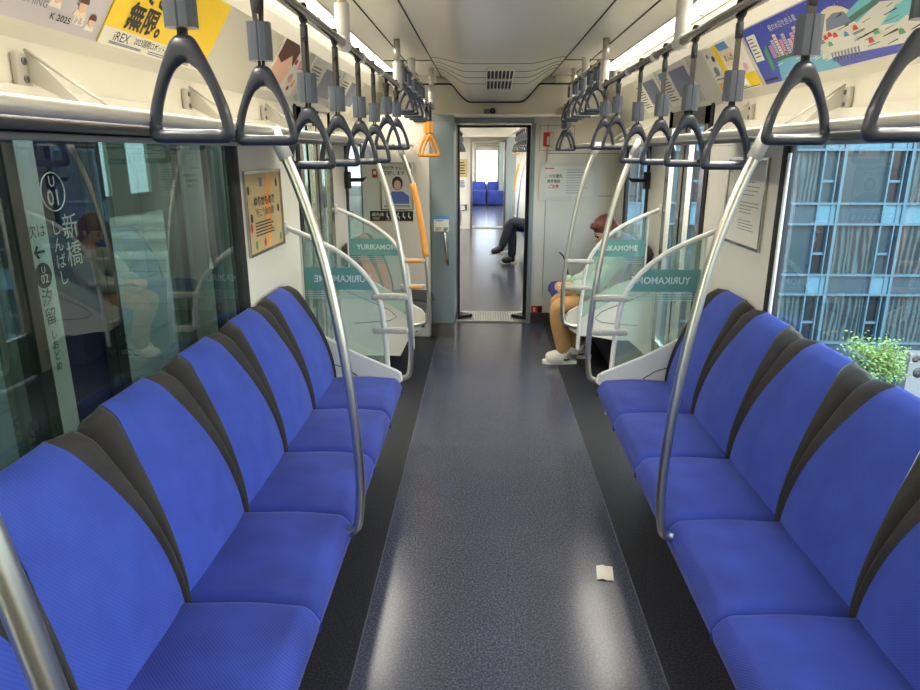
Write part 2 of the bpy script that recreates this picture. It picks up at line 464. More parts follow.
f = MB(); f.box(-.345, .345, YE - .028, YE - .015, 1.80, 1.865); obj('lintel', f, M['teal'], df)
f = MB(); f.box(.295, .326, YE + .1, YE + .16, .02, 1.79); f.box(-.326, -.31, YE + .1, YE + .16, .02, 1.79); f.box(-.325, .325, YE + .1, YE + .16, 1.77, 1.79)
obj('rubber_seal', f, M['black'], df)
f = MB(); f.box(.345, 1.15, YE - .012, YE - .001, 0, .10); obj('kick_plate', f, M['dsteel'], df)
tp = pr('tread_plate', (150, 150, 142), .45, metal=.8, bump=1., nscale=90)
f = MB(); f.box(-.33, .33, YE, YE + .42, -.02, .012); obj('tread_plate', f, tp, df)
f = MB()
for k in range(10):
    for j in range(26): f.box(-.31 + j * .0245, -.298 + j * .0245, YE + .03 + k * .038, YE + .042 + k * .038, .011, .015)
obj('tread_studs', f, M['steel'], df)
for s in (-1, 1):
    f = MB(); f.prism([(s * .325, YE + .06), (s * .19, YE + .17), (s * .325, YE + .28)], 2, .013, .04); obj('hinge_cover', f, M['black'], df)

# rear bulkhead behind the viewer
struct('wall_rear', MB().box(-1.25, 1.25, YB - .05, YB, -.04, 2.2), M['cream'])
struct('roof', MB().box(-1.25, 1.25, YB - .05, YE + .1, 2.21, 2.25), M['darkgap'])

# air vent and camera dome
vt = thing('ceiling_vent', 'slatted dark air vent in the hanging middle of the ceiling', 'vent', (.02, 4.85, 2.05))
zz = 2.0545
def onduct(mb):
    for q in mb.v: q.z += ceil_z(0, q.y)
    return mb
obj('backing', onduct(MB().box(-.075, .115, 4.98, 5.2, -.004, -.002).box(-.075, .115, 5.2, 5.4, -.004, -.002).box(-.075, .115, 5.4, 5.6, -.004, -.002)), M['black'], vt)
for k in range(8):
    x = -.075 + .19 * k / 7; f = MB()
    for a, b in ((4.98, 5.2), (5.2, 5.4), (5.4, 5.6)): f.box(x - .0035, x + .0035, a, b, -.016, -.002)
    obj('slat', onduct(f), M['ceil'], vt)
for y in (4.98, 5.29, 5.6): obj('crossbar', onduct(MB().box(-.079, .119, y - .012, y + .012, -.017, -.002)), M['ceil'], vt)
vc = thing('security_camera', 'small black dome camera on the bulkhead above the gangway door', 'camera', (-.05, 6.05, 1.88))
obj('bracket', MB().box(-.095, -.045, 6.03, 6.13, 1.875, 1.912, .004), M['dsteel'], vc)
obj('dome', MB().ball((-.02, 6.05, 1.893), .027, n=16), M['black'], vc)
obj('lens', MB().ball((-.02, 6.026, 1.893), .009, n=10), M['dsteel'], vc)

# ------------------------------------------------------------------ seats
PITCH = .455
def make_seat(s, blue, blue2, bol, label, group, nm='train_seat'):
    """seat local: origin at floor, centre of its width; s=-1 seat against left wall (front faces +x)"""
    t = thing(nm, label, 'seat', (0, 0, 0), group)
    hw = PITCH / 2
    def X(d): return s * d              # distance from car axis
    # cushion
    def cz(d, y):
        e = abs(y) / hw
        f = (d - .505) / .55
        z = .425 + .012 * math.sin(min(1, max(0, f * 2.2)) * PI / 2) - .012 * math.sin(max(0, f - .3) / .7 * PI / 2 if f > .3 else 0)
        z += .012 * (math.cos(y / hw * PI / 2)) * (1 if f > .05 else f / .05) - .022 * max(0, (e - .88) / .12) ** 2
        z += .004 * math.sin(d * 26 + y * 9) * (1 - e) * (1 if f > .1 else 0)
        if d < .55: z -= .045 * ((.55 - d) / .045) ** 2.2
        return z
    c = MB(); nu, nv = 26, 24
    ds = [.505 + .002, .5075, .512, .52, .53, .545, .56, .58] + [.6 + .48 * i / 12 for i in range(13)]
    vs = []; fs = []
    ys = [-hw + .003, -hw * .985, -hw * .96, -hw * .92] + [-hw * .86 + hw * 1.72 * i / 12 for i in range(13)] + [hw * .92, hw * .96, hw * .98, hw - .003]
    for d in ds:
        for y in ys: vs.append((X(d), y, cz(d, y)))
    nY = len(ys)
    for i in range(len(ds) - 1):
        for j in range(nY - 1): fs.append((i * nY + j, i * nY + j + 1, (i + 1) * nY + j + 1, (i + 1) * nY + j))
    # skirt down
    k = len(vs)
    ring = [i for i in range(nY)]
    for j in range(nY): vs.append((X(.515), ys[j], .335))
    for j in range(nY - 1): fs.append((j, j + 1, k + j + 1, k + j))
    for jj in (0, nY - 1):
        k2 = len(vs)
        for i in range(len(ds)): vs.append((X(ds[i]), ys[jj], .335))
        for i in range(len(ds) - 1): fs.append((i * nY + jj, (i + 1) * nY + jj, k2 + i + 1, k2 + i))
    c.add(vs, fs, True)
    c.box(X(.53), X(1.05), -hw + .002, hw - .002, .33, .37)
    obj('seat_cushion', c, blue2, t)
    # base pan
    obj('seat_pan', MB().box(X(.56), X(1.08), -hw, hw, .30, .335), M['heater'], t)
    # backrest surface function
    def bw(v):  # half-width fraction of the blue panel
        pts = [(0, .97), (.2, .93), (.4, .88), (.6, .79), (.78, .68), (.9, .58), (1, .49)]
        for (a, p), (b, q) in zip(pts, pts[1:]):
            if v <= b: return (p + (q - p) * (v - a) / (b - a)) * hw
        return .5 * hw
    def surf(y, v, off=0):
        e = abs(y) / hw
        ztop = .925 - .012 * e ** 2 - .045 * max(0, (e - .82) / .18) ** 2
        z = .40 + (ztop - .40) * v
        d = .862 + .19 * v ** 1.75 - .006 * math.sin(v * PI)
        wv = bw(v)
        if abs(y) < wv: d -= .016 * (1 - (abs(y) / wv) ** 2.6) * (1 - .5 * v) + .002
        else:
            q = (abs(y) - wv) / max(.001, hw - wv)
            d -= .026 * math.sin(PI * min(1, q)) * (.5 + .5 * v)
            d += .022 * max(0, (q - .75) / .25) ** 2
        if v > .93: d += .03 * ((v - .93) / .07) ** 2
        return Vector((X(d), y, z))
    NV = 26; vv = [i / 20 * .9 for i in range(21)] + [.93, .955, .975, .99, 1.0]
    def panel(f0, f1, nu):
        vs = []; fs = []
        for v in vv:
            a = f0(v); b = f1(v)
            for i in range(nu + 1): vs.append(surf(a + (b - a) * i / nu, v))
        m = nu + 1
        for j in range(len(vv) - 1):
            for i in range(nu): fs.append((j * m + i, j * m + i + 1, (j + 1) * m + i + 1, (j + 1) * m + i))
        k = len(vs)  # top return to the wall
        for i in range(m):
            p = vs[(len(vv) - 1) * m + i]; vs.append(Vector((X(1.09), p.y, p.z - .012)))
        for i in range(nu): fs.append(((len(vv) - 1) * m + i, (len(vv) - 1) * m + i + 1, k + i + 1, k + i))
        return MB().add(vs, fs, True)
    br = panel(lambda v: -bw(v) + .0005, lambda v: bw(v) - .0005, 14)
    obj('backrest', br, blue, t)
    for q in (-1, 1):
        bb = panel(lambda v: q * bw(v), lambda v: q * (hw - .001), 8)
        # side closure
        vs = []; 
        for v in vv:
            p = surf(q * (hw - .001), v); vs += [p, Vector((X(1.09), p.y, p.z))]
        bb.add(vs, [(2 * i, 2 * i + 1, 2 * i + 3, 2 * i + 2) for i in range(len(vv) - 1)], True)
        obj('side_bolster', bb, bol, t)
    return t
ORD = ['nearest the camera', 'second from the camera', 'third from the camera', 'fourth from the camera', 'fifth from the camera', 'last, beside the partition']
for s, nm in ((-1, 'left'), (1, 'right')):
    first = None
    for k in range(6):
        lab = 'blue seat with black bolsters in the long %s row, %s' % (nm, ORD[k])
        y = .57 + PITCH * (k + .5)
        if first is None:
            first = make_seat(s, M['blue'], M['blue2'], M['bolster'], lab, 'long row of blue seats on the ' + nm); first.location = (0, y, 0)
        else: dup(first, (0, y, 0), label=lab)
    # one more seat behind pole so the row does not stop in the picture corner
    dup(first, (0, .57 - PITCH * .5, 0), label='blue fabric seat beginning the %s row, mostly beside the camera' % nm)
    # end panel wedge
    for y0, dist, sub in ((3.305, 'behind the last blue seat of the long row', 0), (4.62, 'beyond the side door', 1)):
        e = thing('seat_end_panel', 'cream seat end panel on the %s, %s' % (nm, dist), 'panel', (s * .85, y0 + .02, 0), 'cream seat end panels')
        poly = [(.508, .40), (.515, .436), (.54, .452), (.75, .545), (.95, .655), (1.05, .70), (1.095, .715), (1.095, .30), (.60, .335)] if not sub else \
               [(.50, .40), (.50, .44), (.53, .475), (.65, .545), (.85, .665), (1.0, .71), (1.095, .73), (1.095, .14), (.95, .14 if s < 0 else .27), (.85, .14 if s < 0 else .27), (.68, .14 if s < 0 else .30), (.60, .30), (.53, .345)]
        obj('board', MB().prism([(s * a, b) for a, b in poly], 1, y0, y0 + .045), M['cream'], e)
        rim = MB(); rim.tube([(s * a, y0 + .01, b + .002) for a, b in poly[1:7]], .011, 8)
        obj('rim', rim, M['white'], e)
        g = MB(); yy = y0 - .0005
        g.tube([(s * 1.06, yy, .56), (s * .80, yy, .47), (s * .74, yy, .43), (s * .76, yy, .42)] if not sub else [(s * 1.07, yy, .62), (s * .75, yy, .48), (s * .70, yy, .43), (s * .75, yy, .40), (s * 1.0, yy, .38)], .0025, 4)
        obj('groove', g, M['darkgap'], e)
    # heater boxes under the seats
    h = MB(); h.box(s * .80, s * 1.09, .2, 3.28, .02, .298, .01)
    obj('heater_box', h, M['heater'], None, (s * 1, 1.8, 0), 'long dark heater box under the %s blue seats' % nm, 'heater')
# far section seats
p = make_seat(-1, M['oranges'], M['blackseat'], M['bolster'], 'orange backed priority seat with black cushion behind the far left partition', 'priority seats at the far left')
p.location = (0, 4.92, 0)
dup(p, (0, 5.38, 0), label='orange backed priority seat with black cushion against the teal and cream cabinet')
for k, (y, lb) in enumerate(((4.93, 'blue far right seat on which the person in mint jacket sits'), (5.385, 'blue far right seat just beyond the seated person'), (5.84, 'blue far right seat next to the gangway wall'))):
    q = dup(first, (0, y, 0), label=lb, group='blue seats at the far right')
for s, nm, y1 in ((-1, 'left', 5.6), (1, 'right', 6.1)):
    obj('heater_box', MB().box(s * .85, s * 1.09, 4.70, y1, .02, .298, .01), M['heater'], None, (s, 5.1, 0), 'short dark heater box under the far %s seats' % nm, 'heater')

# ------------------------------------------------------------------ poles
PX = [(.52, .385), (.487, .40), (.475, .44), (.466, .55), (.472, .72), (.488, .90), (.512, 1.08), (.548, 1.28), (.60, 1.46), (.655, 1.60)]
def pole(y, s, label, orange=False, rungs=False, tilt=0):
    t = thing('grab_pole', label, 'pole', (s * .48, y, .38), 'curved grab poles in front of the seats')
    pts = catmull([(s * (.60), y, .375), (s * .54, y, .378)] + [(s * x, y, z) for x, z in PX], 5)
    obj('tube', MB().tube(pts, .0148, 14), M['satin'], t)
    obj('top_socket', MB().tube([(s * .628, y, 1.535), (s * .662, y, 1.612)], .0195, 14), M['white'], t)
    if orange:
        sel = [q for q in pts if .83 < q.z < 1.36]
        obj('orange_grip', MB().tube(sel, .021, 14), M['orange'], t)
    return t
pole(.52, -1, 'curved steel grab pole at the lower left corner, nearest the camera')
pole(.52, 1, 'curved steel grab pole on the right beside the camera')
pole(1.88, -1, 'curved steel grab pole halfway along the left seat row')
pole(1.88, 1, 'curved steel grab pole halfway along the right seat row')
pole(3.40, -1, 'curved steel grab pole at the end of the left seat row')
pole(3.40, 1, 'curved steel grab pole at the end of the right seat row')
pole(4.60, -1, 'curved grab pole with orange sleeve beside the priority seats', orange=True)
pole(4.60, 1, 'curved steel grab pole in front of the person in mint jacket')

# partitions
def partition(y, s, label, flip, orange=False):
    t = thing('glass_partition', label, 'partition', (s * .85, y, .3), 'glass partitions at the seat ends')
    rail = catmull([(s * 1.098, y, 1.19), (s * 1.06, y, 1.177), (s * .95, y, 1.13), (s * .817, y, 1.06), (s * .70, y, .955), (s * .625, y, .82), (s * .60, y, .62), (s * .59, y, .42), (s * .585, y, .2 if True else 0)], 6)
    obj('rail', MB().tube(rail, .0135, 12), M['white'], t)
    obj('wall_bracket', MB().box(s * 1.08, s * 1.098, y - .02, y + .02, 1.15, 1.22, .006), M['white'], t)
    up = [q for q in rail if q.z > .42 and abs(q.x) < 1.02]
    poly = [(q.x, q.z) for q in up] + [(s * .60, .44), (s * .80, .56), (s * .95, .64), (s * 1.015, .665)]
    obj('pane', MB().prism(poly, 1, y - .004, y + .004), M['part'], t)
    obj('edge_post', MB().box(s * 1.012, s * 1.022, y - .006, y + .006, .665, 1.15), M['white'], t)
    # teal band clipped by the rail curve
    def xr(z):
        for a, b in zip(rail, rail[1:]):
            if (a.z - z) * (b.z - z) <= 0 and a.z != b.z: return a.x + (b.x - a.x) * (z - a.z) / (b.z - a.z)
        return s * .6
    zs = [.872 + .115 * i / 6 for i in range(7)]
    poly = [(xr(z) + s * .012, z) for z in zs] + [(s * 1.005, .987), (s * 1.005, .872)]
    obj('teal_band', MB().prism(poly, 1, y - .006, y + .006), M['band'], t)
    st = MB()
    for z in (.862, .850, .838, .826): st.box(xr(z) + s * .012, s * 1.005, y - .005, y + .005, z - .0012, z + .0012)
    obj('thin_stripes', st, M['stripe'], t)
    # lettering: reads correctly from +y side (flip False) or from -y side
    if flip: P = Plane((s * .83, y - .0062, .928), (-1, 0, 0), (0, 0, 1)); c = 0.0
    P = Plane((s * .81, y, .928), (1, 0, 0), (0, 0, 1)) if not flip else Plane((s * .81, y, .928), (-1, 0, 0), (0, 0, 1))
    tx = MB()
    P.text(tx, 'YURIKAMOME', 0, 0, .05, .0068, .02, .92)
    if flip: P.text(tx, 'YURIKAMOME', 0, 0, .05, -.0068, .02, .92)
    obj('lettering', tx, M['silver'], t)
    for z in (.836, .655):
        r = MB(); r.box(s * .478 if not orange else s * .49, s * .665, y - .016, y + .022, z - .016, z + .016, .009)
        for q in (.52, .56): r.tube([(s * q, y - .018, z), (s * q, y - .010, z)], .005, 8)
        ro = obj('rung', r, M['grey_panel'], t)
        if orange: obj('orange_pad', MB().box(s * .51, s * .64, y - .020, y - .012, z - .011, z + .011, .003), M['orange'], ro, label='orange pad')
    return t
partition(3.385, -1, 'glass partition with mirrored lettering at the end of the left seat row', True)
partition(3.385, 1, 'glass partition with mirrored lettering at the end of the right seat row', True)
partition(4.59, -1, 'glass partition with orange rungs in front of the priority seats', False, True)
partition(4.59, 1, 'glass partition in front of the person in mint jacket', False)

# ------------------------------------------------------------------ luggage racks
for s, nm in ((-1, 'left'), (1, 'right')):
    for k, (y0, y1, wh) in enumerate(((YB + .02, 3.36, 'above the long row of seats'), (4.60, 6.1 if s > 0 else 5.60, 'above the far end seats'))):
        t = thing('luggage_rack', 'cream luggage rack on the %s %s' % (nm, wh), 'rack', (s * .9, (y0 + y1) / 2, 1.6), 'luggage racks')
        sh = MB(); sh.prism([(s * .70, 1.592), (s * .70, 1.608), (s * 1.06, 1.632), (s * 1.08, 1.69), (s * 1.098, 1.69), (s * 1.098, 1.607)], 1, y0, y1)
        obj('shelf', sh, M['cream_gloss'], t)
        obj('front_rail', MB().tube([(s * .665, y0, 1.607), (s * .665, y1, 1.607), (s * .685, y1 + .02, 1.607)] if True else [], .0125, 14), M['rail'], t)
        obj('lower_rail', MB().tube([(s * .69, y0, 1.588), (s * .69, y1, 1.588)], .009, 10), M['dsteel'], t)
        y = .70 + .0
        ys = [-1.0, -.1, .70, 1.52, 2.36, 3.18] if k == 0 else [4.75, 5.5]
        for y in ys:
            if not (y0 < y < y1): continue
            b = MB(); b.box(s * 1.082, s * 1.098, y - .022, y + .022, 1.685, 1.757, .004)
            b.prism([(s * 1.085, 1.765), (s * 1.085, 1.70), (s * .95, 1.632)], 1, y + .012, y + .016)
            b.tube([(s * 1.085, y + .014, 1.765), (s * .88, y + .014, 1.625)], .004, 6)
            bo = obj('bracket', b, M['grey_panel'], t)
            for z in (1.703, 1.740): obj('screw', MB().tube([(s * 1.083, y, z), (s * 1.079, y, z)], .008, 10), M['dsteel'], bo)

# ------------------------------------------------------------------ overhead rails
for s, nm in ((-1, 'left'), (1, 'right')):
    for y0, y1, z, wh in ((YB + .05, 4.10, 1.92, 'long overhead strap rail above the %s aisle edge'), (4.12, 5.75, 2.06, 'short raised overhead strap rail by the %s side door'), (5.45 if s > 0 else 4.95, 6.15 if s > 0 else 5.63, 1.92 if s > 0 else 1.895, 'short overhead strap rail at the %s end by the gangway')):
        rx = .59 if not (s < 0 and z < 1.93 and y0 > 4) else .50
        t = thing('overhead_rail', 'steel ' + wh % nm, 'rail', (s * rx, (y0 + y1) / 2, z), 'overhead strap rails')
        obj('tube', MB().tube([(s * rx, y0, z), (s * rx, y1, z)], .0165, 16), M['steel'], t)
        for q in (.95, 2.9, 3.4):
            if y0 < q < y1: obj('collar', MB().tube([(s * .59, q - .02, z), (s * .59, q + .02, z)], .0205, 12), M['white'], t)
    for y, z in ((-.6, 1.92), (1.0, 1.92), (2.55, 1.92), (4.11, 1.92), (4.9, 2.06), (5.5, 1.92)):
        if y == 1.0: continue
        rx = .50 if (s < 0 and y == 5.5) else .59
        pl_ = {-.6: 'behind the camera', 2.55: 'nearest in view', 4.11: 'second in view', 4.9: 'third in view', 5.5: 'farthest in view'}[y]
        t = thing('ceiling_stanchion', 'white and steel drop post holding the %s strap rail, %s' % (nm, pl_), 'post', (s * rx, y, z), 'drop posts holding the strap rails')
        obj('sleeve', MB().tube([(s * rx, y, z - .02), (s * rx, y, z + .13)], .026, 16), M['white'], t)
        obj('rod', MB().tube([(s * rx, y, z + .12), (s * rx, y, 2.169)], .019, 14), M['satin'], t)
        obj('clamp', MB().tube([(s * rx, y - .035, z), (s * rx, y + .035, z)], .024, 14), M['white'], t)

# ------------------------------------------------------------------ strap handles
def ring_mesh(zb):
    """rounded triangular grip, bar centre at z=zb, plane XZ, apex up"""
    hw, hh = .0745, .172
    def rounded(poly, rad, n=5):
        out = []; m = len(poly)
        for i in range(m):
            p0, p1, p2 = Vector(poly[i - 1]), Vector(poly[i]), Vector(poly[(i + 1) % m])
            a = (p0 - p1).normalized(); b = (p2 - p1).normalized(); r = rad[i]
            for k in range(n + 1):
                t = k / n; q = p1 + a * r * (1 - t) ** 2 + b * r * t ** 2; out.append(q)
        return out
    outer = rounded([(-hw, -.011), (-.066, .045), (-.042, .110), (-.016, .163), (.016, .163), (.042, .110), (.066, .045), (hw, -.011)], [.022, .02, .03, .016, .016, .03, .02, .022])
    inner = rounded([(-.0535, .0125), (-.0455, .05), (-.031, .090), (-.011, .117), (.011, .117), (.031, .090), (.0455, .05), (.0535, .0125)], [.010, .015, .02, .018, .018, .02, .015, .010])
    N = 72; C = Vector((0, .055))
    def cast(poly, a):
        d = Vector((math.cos(a), math.sin(a))); best = None; m = len(poly)
        for i in range(m):
            p = poly[i] - C; q = poly[(i + 1) % m] - C; e = q - p
            den = d.x * e.y - d.y * e.x
            if abs(den) < 1e-12: continue
            t = (p.x * e.y - p.y * e.x) / den; w = (p.x * d.y - p.y * d.x) / den
            if t > 0 and -1e-6 <= w <= 1 + 1e-6 and (best is None or t > best): best = t
        return C + d * best
    # angles adapted to corners
    angs = []
    base = [math.atan2((q - C).y, (q - C).x) % (2 * PI) for q in outer] + [2 * PI * k / N for k in range(N)]
    base.sort()
    for a in base:
        if not angs or a - angs[-1] > .03: angs.append(a)
    vs = []; K = 10
    for a in angs:
        po, pi_ = cast(outer, a), cast(inner, a)
        mid = (po + pi_) / 2; half = (po - pi_) / 2
        for k in range(K):
            t = 2 * PI * k / K
            c_, s_ = math.cos(t), math.sin(t)
            c2 = math.copysign(abs(c_) ** .75, c_); s2 = math.copysign(abs(s_) ** .75, s_)
            q = mid + half * c2
            vs.append((q.x, s2 * .0125, zb + q.y))
    n = len(angs)
    fs = [(i * K + k, i * K + (k + 1) % K, ((i + 1) % n) * K + (k + 1) % K, ((i + 1) % n) * K + k) for i in range(n) for k in range(K)]
    return vs, fs
def make_strap(drop, ringmat, slmat, label, group):
    """origin at rail centre; drop = distance rail centre -> grip bar"""
    t = thing('strap_handle', label, 'strap handle', (0, 0, 0), group)
    zb = -drop; za = zb + .163
    vs, fs = ring_mesh(zb)
    obj('grip', MB().add(vs, fs, True), ringmat, t)
    sl0, sl1 = za + .008, za + .087
    c = MB(); c.box(-.007, -.002, -.006, .006, za - .012, sl0 + .01); c.box(.002, .007, -.006, .006, za - .012, sl0 + .01)
    obj('connector', c, M['black'], t)
    hexa = [(-.026, -.006), (-.0235, -.0125), (-.015, -.0165), (-.003, -.0175), (0, -.0155), (.003, -.0175), (.015, -.0165), (.0235, -.0125), (.026, -.006), (.026, .006), (.0235, .0125), (.012, .017), (-.012, .017), (-.0235, .0125), (-.026, .006)]
    obj('sleeve', MB().prism(hexa, 2, sl0, sl1), slmat, t)
    if drop > .3:
        w = MB(); sp_ = .010 if drop < .36 else .004
        for q in (-1, 1):
            x0_, x1_, yq = q * .004, q * sp_, q * .0045
            vs = [(x + dx, yq + dy, z) for x, z in ((x0_, sl1 - .01), (x1_, -.03)) for dx, dy in ((-.0055, -.0015), (.0055, -.0015), (.0055, .0015), (-.0055, .0015))]
            w.add(vs, [(0, 1, 2, 3), (4, 5, 6, 7), (0, 1, 5, 4), (1, 2, 6, 5), (2, 3, 7, 6), (3, 0, 4, 7)])
        obj('webbing', w, M['web'], t)
        b = MB(); b.box(-.0085, .0085, -.008, .008, -.075, -.035, .002)
        b.tube([(0, -.0085, -.064), (0, -.006, -.064)], .004, 8)
        obj('buckle', b, M['black'], t)
    lp = MB(); pts = []
    for k in range(17):
        a = -PI * .5 + 2 * PI * k / 16
        pts.append((0, .022 * math.cos(a), .022 * math.sin(a)))
    # flat loop band
    vs = []; 
    for p in pts:
        for dx in (-.0075, .0075):
            for sc in (1, 1.2): vs.append((dx, p[1] * sc, p[2] * sc))
    fs = []
    for i in range(16):
        a = i * 4; b_ = a + 4
        fs += [(a, a + 2, b_ + 2, b_), (a + 1, b_ + 1, b_ + 3, a + 3), (a, b_, b_ + 1, a + 1), (a + 2, a + 3, b_ + 3, b_ + 2)]
    lp.add(vs, fs, True)
    if drop <= .3: lp.box(-.006, .006, -.004, .004, sl1 - .005, -.018)
    else: lp.box(-.006, .006, -.007, .007, -.04, -.018)
    obj('loop', lp, M['black'], t)
    return t
protoA = protoB = protoC = protoO = None
G = 'grey triangular strap handles on the overhead rails'
ordn = ['first', 'second', 'third', 'fourth', 'fifth', 'sixth', 'seventh', 'eighth']
protos = {}
def strap(kind, drop, loc, rz, label, group, ring='strapring', sl='sleeve'):
    if kind not in protos:
        protos[kind] = make_strap(drop, M[ring], M[sl], label, group); o = protos[kind]
        o.location = loc; o.rotation_euler.z = rz
    else: o = dup(protos[kind], loc, rz, label, group)
    return o
rr = random.Random(3)
YL = [(1.19, 'A', .08), (1.60, 'A', .10), (2.00, 'B', .0), (2.40, 'B', .02), (2.82, 'B', -.05), (3.20, 'B', .05), (3.62, 'A', .1), (4.02, 'A', 0)]
YR = [(1.15, 'A', -.12), (1.56, 'A', -.05), (1.98, 'B', .05), (2.38, 'B', .0), (2.75, 'B', .05), (3.16, 'B', .02), (3.66, 'A', .0), (4.04, 'A', .05)]
for s, nm, YY in ((-1, 'left', YL), (1, 'right', YR)):
    for k, (y, kd, rz) in enumerate(YY):
        strap(kd, .343 if kd == 'A' else .405, (s * .59, y, 1.92), rz,
              'grey triangular strap handle, %s from the camera on the %s rail' % (ordn[k], nm), G)
    for k, y in enumerate((4.35, 4.62, 5.0, 5.35, 5.65)):
        strap('C', .262, (s * .59, y, 2.06), rr.uniform(-.1, .1), 'short high hung grey strap handle by the %s side door, %s from the near end' % (nm, ordn[k]), 'short grey strap handles by the side doors')
strap('O', .365, (-.50, 5.36, 1.895), .1, 'orange triangular strap handle by the cabinet, the nearer of two', 'orange strap handles', 'orange', 'orange')
strap('O', .365, (-.545, 5.54, 1.895), -.1, 'orange triangular strap handle by the cabinet, the farther of two', 'orange strap handles', 'orange', 'orange')
strap('A', .343, (.59, 5.75, 1.92), .1, 'grey strap handle at the far right end below the fire sign, nearer one', G)
strap('A', .343, (.59, 6.0, 1.92), -.2, 'grey strap handle at the far right end below the fire sign, farther one', G)

# ------------------------------------------------------------------ posters on the sloped panels
LB, LT = Vector((-1.132, 0, 1.845)), Vector((-.975, 0, 2.035))
def slope_plane(s, y):
    b = Vector((s * 1.080, y, 1.824)); t = Vector((s * .9505, y, 2.026))
    return Plane(b, (0, 1 if s < 0 else -1, 0), (t - b)), (t - b).length
def poster(s, y0, y1, label, base_mat, group='advertising posters on the sloped panels'):
    """y0 = start in reading order"""
    P, h = slope_plane(s, y0); Wd = abs(y1 - y0)
    t = thing('advertising_poster', label, 'poster', P.p(0, 0), group)
    b = MB(); P.rect(b, .004, Wd - .004, 0, h, .001, .004); obj('sheet', b, base_mat, t)
    return t, P, Wd, h
def faces(t, P, spots):
    for (a, b, r, hc, cc) in spots:
        m = MB(); P.poly(m, [(a - r * 1.6, b - r * 1.9), (a + r * 1.6, b - r * 1.9), (a + r * 1.2, b - r * .9), (a, b - r * .6), (a - r * 1.2, b - r * .9)], .004, .0052); po = obj('portrait', m, cc, t)
        m = MB(); P.disc(m, a, b, r, r * 1.2, .005, .006); obj('face', m, M['skin'], po)
        m = MB(); P.poly(m, [(a + r * 1.1 * math.cos(q), b + .25 * r + r * 1.15 * math.sin(q)) for q in [PI * i / 8 for i in range(9)]], .006, .0066); obj('hair', m, hc, po)
def txt(t, P, s, a, b, size, mat, sx=1., bold=0., name='lettering', c=.0052):
    m = MB(); P.text(m, s, a, b, size, c, bold, sx); return obj(name, m, mat, t)
brown = pr('hair_brown', (86, 50, 36), .6); dgreen = pr('suit_green', (46, 74, 60), .6); beige = pr('beige_print', (222, 205, 180), .6)
# left: lilac poster with small portraits
t, P, Wd, h = poster(-1, 1.045, 1.810, 'lilac grey poster with rows of small portraits, upper left, nearest the camera', M['lilac'])
faces(t, P, [(.10, .17, .018, brown, beige), (.22, .19, .017, M['ink'], beige), (.40, .15, .020, brown, beige), (.36, .05, .0, brown, beige), (.52, .13, .020, M['ink'], beige), (.53, .07, .016, brown, M['paper']), (.62, .11, .018, M['ink'], beige), (.745, .155, .030, M['ink'], dgreen), (.75, .045, .013, brown, M['paper'])][:3] + [(.52, .14, .020, M['ink'], beige), (.455, .12, .015, M['ink'], beige), (.50, .095, .016, brown, beige), (.565, .075, .014, M['ink'], M['paper']), (.62, .125, .018, M['ink'], beige), (.66, .075, .016, brown, beige), (.69, .165, .028, M['ink'], dgreen), (.715, .045, .013, brown, M['paper'])])
m = MB()
for a in (.40, .54, .585, .635): P.lines(m, a, a + .035, .155 - (a - .4) * .2, .12 - (a - .4) * .2, 5, .003, .0045, int(a * 100))
P.lines(m, .53, .60, .105, .065, 5, .003, .0045, 4); P.lines(m, .42, .48, .115, .075, 5, .003, .0045, 5)
obj('small_print', m, M['bluegrey'], t)
txt(t, P, 'BECOMING', .475, .048, .024, M['bluegrey'], 1.1); txt(t, P, 'K 2025', .60, .028, .022, M['ink'], 1.2, .01); txt(t, P, '12.5', .665, .034, .026, M['paper'], 1.1, .02)
# left: yellow poster
t, P, Wd, h = poster(-1, 1.814, 2.470, 'bright yellow poster with bold black Japanese lettering, upper left', M['yellow'])
m = MB(); P.rect(m, .004, Wd - .004, 0, .048, .004, .0048); obj('white_footer', m, M['paper'], t)
txt(t, P, 'できる', .23, .165, .075, M['ink'], 1.05, .03); txt(t, P, '無限。', .205, .088, .08, M['ink'], 1.0, .03)
txt(t, P, 'iREX', .10, .028, .036, M['navy'], 1.1, .004); txt(t, P, '2023国際ロボット展', .27, .03, .024, M['ink'], .95, .01); 
m = MB(); P.lines(m, .05, .22, .012, .008, 2, .003, .0055, 2); P.lines(m, .26, .6, .014, .008, 2, .003, .0055, 3); obj('small_print', m, M['bluegrey'], t)
# left: face poster
t, P, Wd, h = poster(-1, 3.10, 3.56, 'pale poster with a large face and pink flowers, upper left before the door', M['paper'])
m = MB(); P.poly(m, [(.02, .02), (.22, .02), (.26, .12), (.23, .20), (.10, .235), (.02, .22)], .004, .005); obj('face', m, M['skin'], t)
m = MB(); P.poly(m, [(.02, .16), (.10, .14), (.20, .19), (.27, .14), (.28, .22), (.22, .245), (.02, .245)], .005, .0058); obj('hair', m, brown, t)
for a, b, r, mm in ((.33, .09, .035, 'pink'), (.38, .16, .03, 'pink'), (.41, .07, .028, 'orange'), (.30, .17, .02, 'red'), (.43, .12, .018, 'orange'), (.36, .04, .018, 'red')):
    m = MB(); P.disc(m, a, b, r, r * .7, .005, .0058); obj('flower', m, M[mm], t)
m = MB(); P.lines(m, .36, .45, .22, .15, 6, .006, .005, 2); obj('small_print', m, M['ink'], t)
